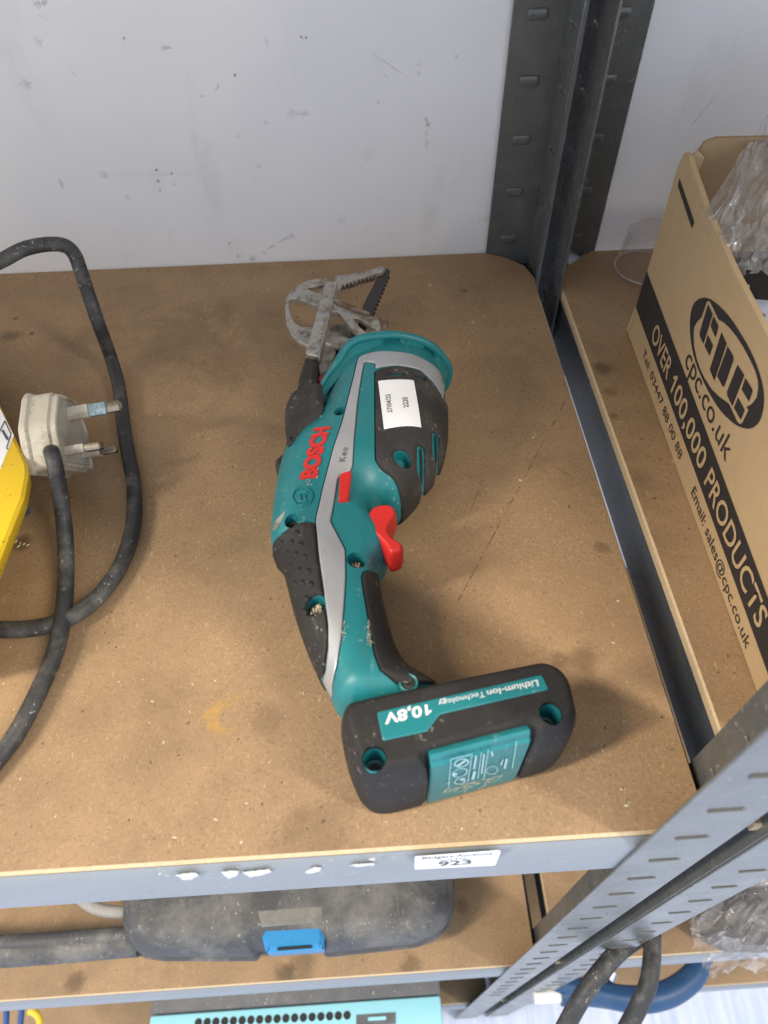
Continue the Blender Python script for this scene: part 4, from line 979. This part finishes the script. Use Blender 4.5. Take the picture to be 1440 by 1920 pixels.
# torn corner fold and return edge strip
v, f = slab(np.array([(0, 0), (.006, .0), (.007, .012), (.002, .016), (-.001, .010)]), [], 0, .003, .0004, (fa+ud*.001+np.array([0, 0, .1165])-nrm*.003, -nrm, (0, 0, 1), ud)); obj('torn_corner', v, f, MAT['card_edge'], CB)
v, f = slab(np.array([(-.006, .001), (.0, .001), (.0, .020), (-.0035, .022)]), [], -.003, .0006, .0003, (fa, ud, (0, 0, 1), nrm)); obj('corner_strip', v, f, MAT['card'], CB)
PN = fa+nrm*.0002
def bs(px, py):                                  # photo point -> (s, z) on the printed side
    X = onPlane(px, py, PN, nrm); return np.array([(X-fa)@ud, X[2]-fa[2]])
def bput(s, z, d=.0003): return fa+ud*s+np.array([0, 0, z])+nrm*d
def bpoly(name, pts, mat, d=.0003, holes=()):
    pts = ccw(pts); P_, T_ = cdt_fill(pts, [ccw(h) for h in holes]); return obj(name, [bput(p[0], p[1], d) for p in P_], T_, mat, side, sharp=180)
bx6 = lambda L: np.array([bs(*q) for q in crop(L, 1120, 250, 2.953)])
bxl = lambda L: np.array([bs(*q) for q in crop(L, 1270, 540, 6.857)])
# black band: straight in the plane of the side
zt0, zb0 = .0497, .0225; zt1, zb1 = .0405, .0135
bpoly('printed_band', np.array([(-.0028, zt0+.001), (-.0016, zb0), (LEN-.0005, zb1+.001), (LEN-.0005, zt1-.005)]), MAT['box_ink'])
bpoly('printed_bar', bx6([(455, 250), (536, 490), (523, 527), (446, 290)]), MAT['box_ink'])
ell = bxl([(340, 122), (270, 140), (205, 205), (170, 320), (160, 480), (168, 640), (200, 830), (250, 1000), (320, 1170), (420, 1370), (540, 1560), (640, 1670), (760, 1770), (880, 1812), (960, 1805), (1040, 1745), (1090, 1640), (1116, 1480), (1112, 1320), (1070, 1130), (1010, 960), (920, 760), (800, 560), (690, 390), (570, 255), (450, 155), (390, 128)])
innr = bxl([(396, 160), (375, 185), (310, 375), (260, 425), (215, 500), (207, 600), (212, 740), (250, 920), (300, 1060), (350, 1160), (440, 1300), (530, 1390), (640, 1470), (665, 1490), (770, 1720), (805, 1750), (835, 1735), (915, 1570), (890, 1530), (960, 1490), (1020, 1410), (1042, 1290), (1035, 1180), (1000, 1060), (940, 930), (850, 760), (760, 620), (670, 510), (600, 445), (530, 405), (420, 175)])
bpoly('logo_ring', chaikin(ell, 1), MAT['box_ink'], holes=[innr])
for q in ([(395, 210), (455, 335), (335, 720), (290, 620), (287, 570)], [(465, 360), (525, 480), (524, 520), (490, 635), (428, 490)], [(393, 600), (458, 740), (415, 872), (350, 745)],
          [(568, 570), (634, 715), (475, 1195), (418, 1045)], [(648, 748), (722, 880), (722, 920), (605, 1265), (585, 1270), (512, 1130)],
          [(775, 985), (862, 1120), (708, 1520), (642, 1380), (640, 1330)], [(876, 1158), (964, 1300), (964, 1345), (920, 1462), (826, 1300)], [(782, 1405), (868, 1570), (815, 1695), (728, 1540)]):
    bpoly('logo_letter', bxl(q), MAT['box_ink'], .0003)
def btext(name, s, s0, s1, z0, z1, h, mat, bold, d=.0005, spacing=1.0):
    V, F = text2d(s, bold, 0, 0, spacing) if isinstance(s, str) else text_parts(s, bold)
    return obj(name, [bput(s0+(s1-s0)*u, z0+(z1-z0)*u+h*vv, d) for u, vv, _ in V], F, mat, side, sharp=180)
btext('lettering', [('OVER', 0, .192), ('1', .222, .247), ('00,000', .262, .540), ('PRODUCTS', .575, 1)], .0375, .2520, .0272, .0212, .0128, MAT['card'], .012, .0006)
btext('lettering', 'cpc.co.uk', .0905, .1690, .0500, .0490, .0125, MAT['box_ink'], -.004)
btext('lettering', 'Tel: 03447 88 00 88', .0330, .1290, .0088, .0070, .0062, MAT['box_ink'], -.006)
btext('lettering', 'Email: sales@cpc.co.uk', .1545, .2540, .0068, .0045, .0068, MAT['box_ink'], .0)
# contents
tag(obj('black_moulding', *joinm(box(.221, .401, .059, .301, .030, .055, .002), box(.222, .40, .20, .30, .05, .088, .004), box(.225, .40, .13, .19, .05, .084, .003), box(.235, .40, .06, .125, .04, .078, .003)), MAT['contents'], sharp=30), 'black plastic moulding lying in the cardboard box', 'part')
def brick_bracket():
    o = empty('metal_bracket', (.245, .20, .09), 'bright zinc bracket with a hole at the edge of the cardboard box', 'bracket')
    q = [onZ(x, y, .103) for x, y in ((1408, 560), (1475, 566), (1475, 612), (1428, 604))]
    ax = (q[1]-q[0])/np.linalg.norm(q[1]-q[0]); ay = np.cross((0, 0, 1), ax)
    pl = np.array([((p-q[0])@ax, (p-q[0])@ay) for p in q]); hc_ = onZ(1427, 590, .103); hp = ((hc_-q[0])@ax, (hc_-q[0])@ay)
    v, f = slab(pl, [circle(hp, .0020, 14)], -.0015, 0, .0003, (q[0], ax, ay, (0, 0, 1))); obj('plate', v, f, MAT['zinc'], o)
    u = [onZ(x, y, .107) for x, y in ((1381, 520), (1406, 535), (1403, 558), (1394, 556))]
    v = [*u, *[p-np.array([0, 0, .012]) for p in u]]; obj('flange', v, [(0, 1, 2, 3), (0, 4, 5, 1), (1, 5, 6, 2), (2, 6, 7, 3), (3, 7, 4, 0), (7, 6, 5, 4)], MAT['zinc'], o)
brick_bracket()
def sheet(name, corners, nu, nv, amp, seed, mat, th=.0, edge=.0):
    rs = np.random.RandomState(seed); C = [np.array(c, float) for c in corners]
    nrm_ = np.cross(C[1]-C[0], C[3]-C[0]); nrm_ /= np.linalg.norm(nrm_)
    wav = [(rs.uniform(2, 13, 2)*rs.choice([-1, 1], 2), rs.uniform(0, 6.3), rs.uniform(.3, 1)) for _ in range(16)]
    V = []; F = []
    for j in range(nv+1):
        for i in range(nu+1):
            u, v_ = i/nu, j/nv; p = bil(C, u, v_)
            h = sum(a*abs(math.sin(k[0]*u+k[1]*v_+ph))/(abs(k).sum()**.6) for k, ph, a in wav)-1.2
            e = edge*(math.sin(37*u+3*math.sin(9*v_))+math.sin(23*v_+u*5))
            V.append(p+nrm_*h*amp+(C[1]-C[0])*e*(1 if i in (0, nu) else 0)+(C[3]-C[0])*e*(1 if j in (0, nv) else 0))
    for j in range(nv):
        for i in range(nu): F.append((j*(nu+1)+i, j*(nu+1)+i+1, (j+1)*(nu+1)+i+1, (j+1)*(nu+1)+i))
    F = [t_ for q in F for t_ in ((q[0], q[1], q[2]), (q[0], q[2], q[3]))] ; V = np.array(V)+rs.normal(0, .0011, (len(V), 3))
    return obj(name, V, F, mat, None, sharp=15)
bag = sheet('polythene_bag', [onZ(1374, 528, .110), onZ(1600, 470, .116), onZ(1560, 10, .165), onZ(1322, 398, .122)], 26, 26, .011, 3, MAT['film'], edge=.004)
# the free edge of the bag rises in a curve along the photo's outline
tag(bag, 'crumpled grey polythene bag poking out of the cardboard box', 'bag')
# clear tub behind the box
cc = onZ(1200, 500, 0)
TB = empty('clear_tub', (cc[0]+.003, cc[1]-.003, 0), 'small clear plastic tub standing upside down behind the cardboard box', 'tub')
tc_ = (cc[0]+.003, cc[1]-.003, 0)
MAT['cup_rim'] = film('clear_plastic_rim', (.97, .95, .95), .16, .12, (.80, .74, .74), .02, 20)
v, f = lathe([(.0235, .0012), (.0205, .030), (.0200, .0315), (.0188, .0320), (.0002, .0320)], tc_, 40); obj('tub_wall', v, f, MAT['cup'], TB, sharp=40)
for r_, z_, k_ in ((.0238, .0012, .0010), (.0203, .0308, .0008), (.0170, .0321, .0004)):
    obj('tub_rim', *tube([(tc_[0]+r_*math.cos(a_), tc_[1]+r_*math.sin(a_), z_) for a_ in np.linspace(0, 2*math.pi, 41)], k_, 8, cap=False), MAT['cup_rim'], TB, sharp=80)

# ================================================================== THINGS ON THE LOWER SHELVES
ZL = -.48
TC = empty('tool_case', (-.09, .12, ZL), 'charcoal moulded plastic tool case with a blue latch on the lower shelf', 'case')
zc = -.440
tc_px = [(238, 1742), (246, 1772), (262, 1790), (300, 1797), (480, 1797), (486, 1786), (606, 1780), (612, 1790), (780, 1772), (820, 1757), (842, 1730), (850, 1700)]
tcp = [onZ(x, y, zc)[:2] for x, y in tc_px]; tcp = tcp+[(tcp[-1][0]+.004, .10), (tcp[-1][0]+.004, .24), (tcp[0][0]-.004, .24), (tcp[0][0]-.004, .08)]
tco = resample(roundc(np.array(tcp), .006, 4), .006)
tcb, tch = puff('case_body', tco, zc, .040, .022, 2.4, MAT['case'], TC, step=.010, zmin=ZL+.0005)
tl = resample(roundc(np.array([onZ(x, y, zc+.004)[:2] for x, y in tc_px]+[(p[0], p[1]) for p in tcp[len(tc_px):]]), .006, 4), .006)
v, f = slab(offset_in(ccw(tl), -.0016), [], zc-.0035, zc+.0015, .0012, ZF); obj('rim', v, f, MAT['case'], TC)
slab_px('latch_recess', [(480, 1706), (606, 1697), (606, 1728), (490, 1738)], zc+.0402, .003, MAT['dust_bevel'], TC, .0012)
lt = slab_px('latch', [(488, 1734), (604, 1725), (608, 1752), (606, 1779), (498, 1786), (491, 1760)], zc+.037, .030, MAT['latch'], TC, .004)
slab_px('latch_slot', [(520, 1777), (584, 1772), (584, 1777), (520, 1782)], zc+.0385, .004, MAT['dark'], lt, .0004, rnd=0)
hb_ = [onZ(x, y, zc+.006) for x, y in ((262, 1766), (225, 1768), (150, 1775), (60, 1782), (-40, 1788), (-120, 1786))]
hz_ = hb_[-1][2]; hb_ += [np.array((-.440, .045, hz_)), np.array((-.452, .08, hz_)), np.array((-.452, .17, hz_)), np.array((-.44, .20, hz_)), np.array((-.40, .21, hz_)), np.array((-.24, .21, hz_))]
obj('handle', *tube(catmull(hb_, 6), .0125, 16, flat=.9), MAT['case'], TC, sharp=60)
hb2 = [onZ(x, y, zc+.012) for x, y in ((262, 1752), (225, 1754), (150, 1760), (60, 1766), (-40, 1771), (-120, 1770))]
obj('handle_rib', *tube(catmull(hb2, 6), .0075, 12), MAT['case'], TC, sharp=60)
tag(obj('grey_rope', *tube(catmull([onZ(x, y, -.43) for x, y in ((120, 1640), (140, 1672), (160, 1692), (185, 1705), (215, 1710), (250, 1708), (300, 1690))], 6), .0055, 12), MAT['rope'], sharp=70), 'loop of grey rope beside the charcoal tool case', 'rope')
# turquoise metal set on the bottom shelf
RZ = -.72
RD = empty('turquoise_set', (-.11, .05, -.93), 'turquoise metal box with a row of round holes on the bottom shelf', 'metal box')
xl, xr = onZ(282, 1900, RZ)[0], onZ(826, 1872, RZ)[0]; ye = onZ(500, 1888, RZ)[1]
obj('casing', *box(xl, xr, ye-.045, ye-.0006, -.93, RZ, .003), MAT['cyan'], RD)
obj('top_panel', *box(xl-.001, xr+.001, ye, ye+.16, -.93, RZ+.002, .004), MAT['darkgrey'], RD)
for k in range(18):
    x, y = 372+k*16.4, 1917.5-k*.82
    v, f = lathe([(.0045, 0), (.0044, .0006), (.0002, .0006)], tuple(onZ(x, y, RZ)), 14); obj('vent_hole', v, f, MAT['dark'], RD)
slab_px('socket_panel', [(668, 1903), (742, 1898), (742, 1920), (668, 1925)], RZ+.0012, .003, MAT['darkgrey'], RD, .0004, rnd=0)
slab_px('socket', [(690, 1907), (724, 1905), (724, 1912), (690, 1914)], RZ+.0022, .003, MAT['cyan'], RD, .0004, rnd=0)
tag(obj('blue_wire', *tube(catmull([onZ(x, y, -.70) for x, y in ((8, 1880), (12, 1900), (10, 1935))], 5), .0035, 10), MAT['bluewire'], sharp=70), 'blue wire hanging at the bottom left corner, the outer one', 'wire', 'blue wires at the bottom left')
tag(obj('blue_wire', *tube(catmull([onZ(x, y, -.70) for x, y in ((40, 1880), (40, 1900), (37, 1935))], 5), .0035, 10), MAT['bluewire'], sharp=70), 'blue wire hanging at the bottom left next to the yellow one', 'wire', 'blue wires at the bottom left')
tag(obj('yellow_wire', *tube(catmull([onZ(x, y, -.70) for x, y in ((55, 1895), (66, 1900), (74, 1912), (76, 1940))], 5), .0040, 10), MAT['yellowwire'], sharp=70), 'bent yellow wire at the bottom left of the lower shelves', 'wire')
# right-hand bay
tag(obj('blue_crate', *box(.128, .178, .03, .30, -.93, -.78, .004), MAT['bluegrip'], sharp=30), 'dark blue crate glimpsed through the gap between the lower shelves', 'crate')
bb = sheet('bubble_bag', [onZ(1325, 1846, -.33), onZ(1560, 1800, -.36), onZ(1560, 1600, -.38), onZ(1278, 1712, -.37)], 26, 22, .015, 11, MAT['bubble'], edge=.008)
tag(bb, 'clear bubble-film bag round a dark part on the lower right shelf', 'bag')
slab_px('dark_part', [(1345, 1700), (1400, 1665), (1520, 1650), (1540, 1770), (1400, 1770), (1350, 1745)], -.415, .06, MAT['contents'], None, .006)
tag(bpy.data.objects['dark_part'], 'dark plastic part wrapped in the clear bubble film', 'part')
slab_px('white_tray', [(1310, 1690), (1400, 1640), (1560, 1590), (1560, 1650), (1400, 1670)], -.45, .02, MAT['whiteplastic'], None, .003)
tag(bpy.data.objects['white_tray'], 'white plastic tray behind the bubble-film bag', 'tray')
for pts, lab in (([(1236, 1728, -.40), (1205, 1752, -.37), (1160, 1785, -.35), (1118, 1832, -.35), (1085, 1880, -.36), (1055, 1935, -.38)], 'thick black cable curving down left past the grey posts'),
                 ([(1224, 1722, -.40), (1223, 1760, -.37), (1222, 1800, -.36), (1216, 1842, -.36), (1200, 1882, -.37), (1172, 1935, -.39)], 'thick black cable hanging straight down in front of the blue handle')):
    tag(obj('hanging_cable', *tube(catmull([onZ(*p) for p in pts], 8), .0072, 14), MAT['cable'], sharp=70), lab, 'cable', 'cables hanging by the posts')
HS = empty('hand_saw', (.3, .0, -.76), 'hand tool with a looped blue plastic handle on the bottom right shelf', 'hand tool')
hp_ = [onZ(x, y, -.73) for x, y in ((1030, 1836), (1070, 1850), (1120, 1862), (1170, 1872), (1215, 1873), (1260, 1860), (1295, 1835), (1310, 1812), (1312, 1792), (1290, 1785))]
obj('handle', *tube(catmull(hp_, 7), [.011+.004*math.sin(math.pi*i/(7*(len(hp_)-1))) for i in range(7*(len(hp_)-1)+1)], 16), MAT['bluegrip'], HS, sharp=70)
obj('handle_neck', *tube(catmull([onZ(x, y, -.735) for x, y in ((1050, 1866), (1080, 1864), (1120, 1868), (1160, 1874))], 5), .012, 14), MAT['bluegrip'], HS, sharp=70)
obj('frame_tube', *tube([onZ(1000, 1868, -.735), onZ(1052, 1865, -.735)], .0085, 14), MAT['whiteplastic'], HS, sharp=70)
obj('wing_nut', *tube([onZ(1146, 1822, -.72), onZ(1140, 1838, -.72)], .008, 10), MAT['zinc'], HS, sharp=50)
# crumbs on the board
V = []; F = []
for k in range(150):
    if k < 24:
        x, y = ((808, 527), (806, 535), (886, 605), (127, 990), (130, 992), (262, 500), (20, 520), (60, 520), (120, 520), (1095, 650), (1165, 1480), (1175, 1510), (1180, 1505), (1130, 1408), (30, 1015), (38, 1018), (45, 1020), (52, 1022), (35, 1024), (660, 1100), (1000, 820), (480, 1230), (570, 1300), (975, 900))[k]; s_ = random.uniform(.0005, .0011)
    else:
        x, y = random.uniform(-20, 1250), random.uniform(520, 1590); s_ = random.uniform(.00025, .0006)
    p = onZ(x, y, 0)
    if p[0] > .139 or p[1] < .004: continue
    a = random.uniform(0, 6.3); e = np.array([math.cos(a), math.sin(a), 0])*s_*random.uniform(1, 2.2); g_ = np.array([-e[1], e[0], 0])*.5
    n0 = len(V); V += [p-e, p+g_, p+e, p-g_, p+np.array([0, 0, s_*.7])]; F += [(n0, n0+1, n0+4), (n0+1, n0+2, n0+4), (n0+2, n0+3, n0+4), (n0+3, n0, n0+4)]
cr = obj('crumbs', V, F, MAT['grit'], sharp=10); cr['kind'] = 'stuff'; cr['label'] = 'pale crumbs and sawdust scattered on the brown board'; cr['category'] = 'debris'
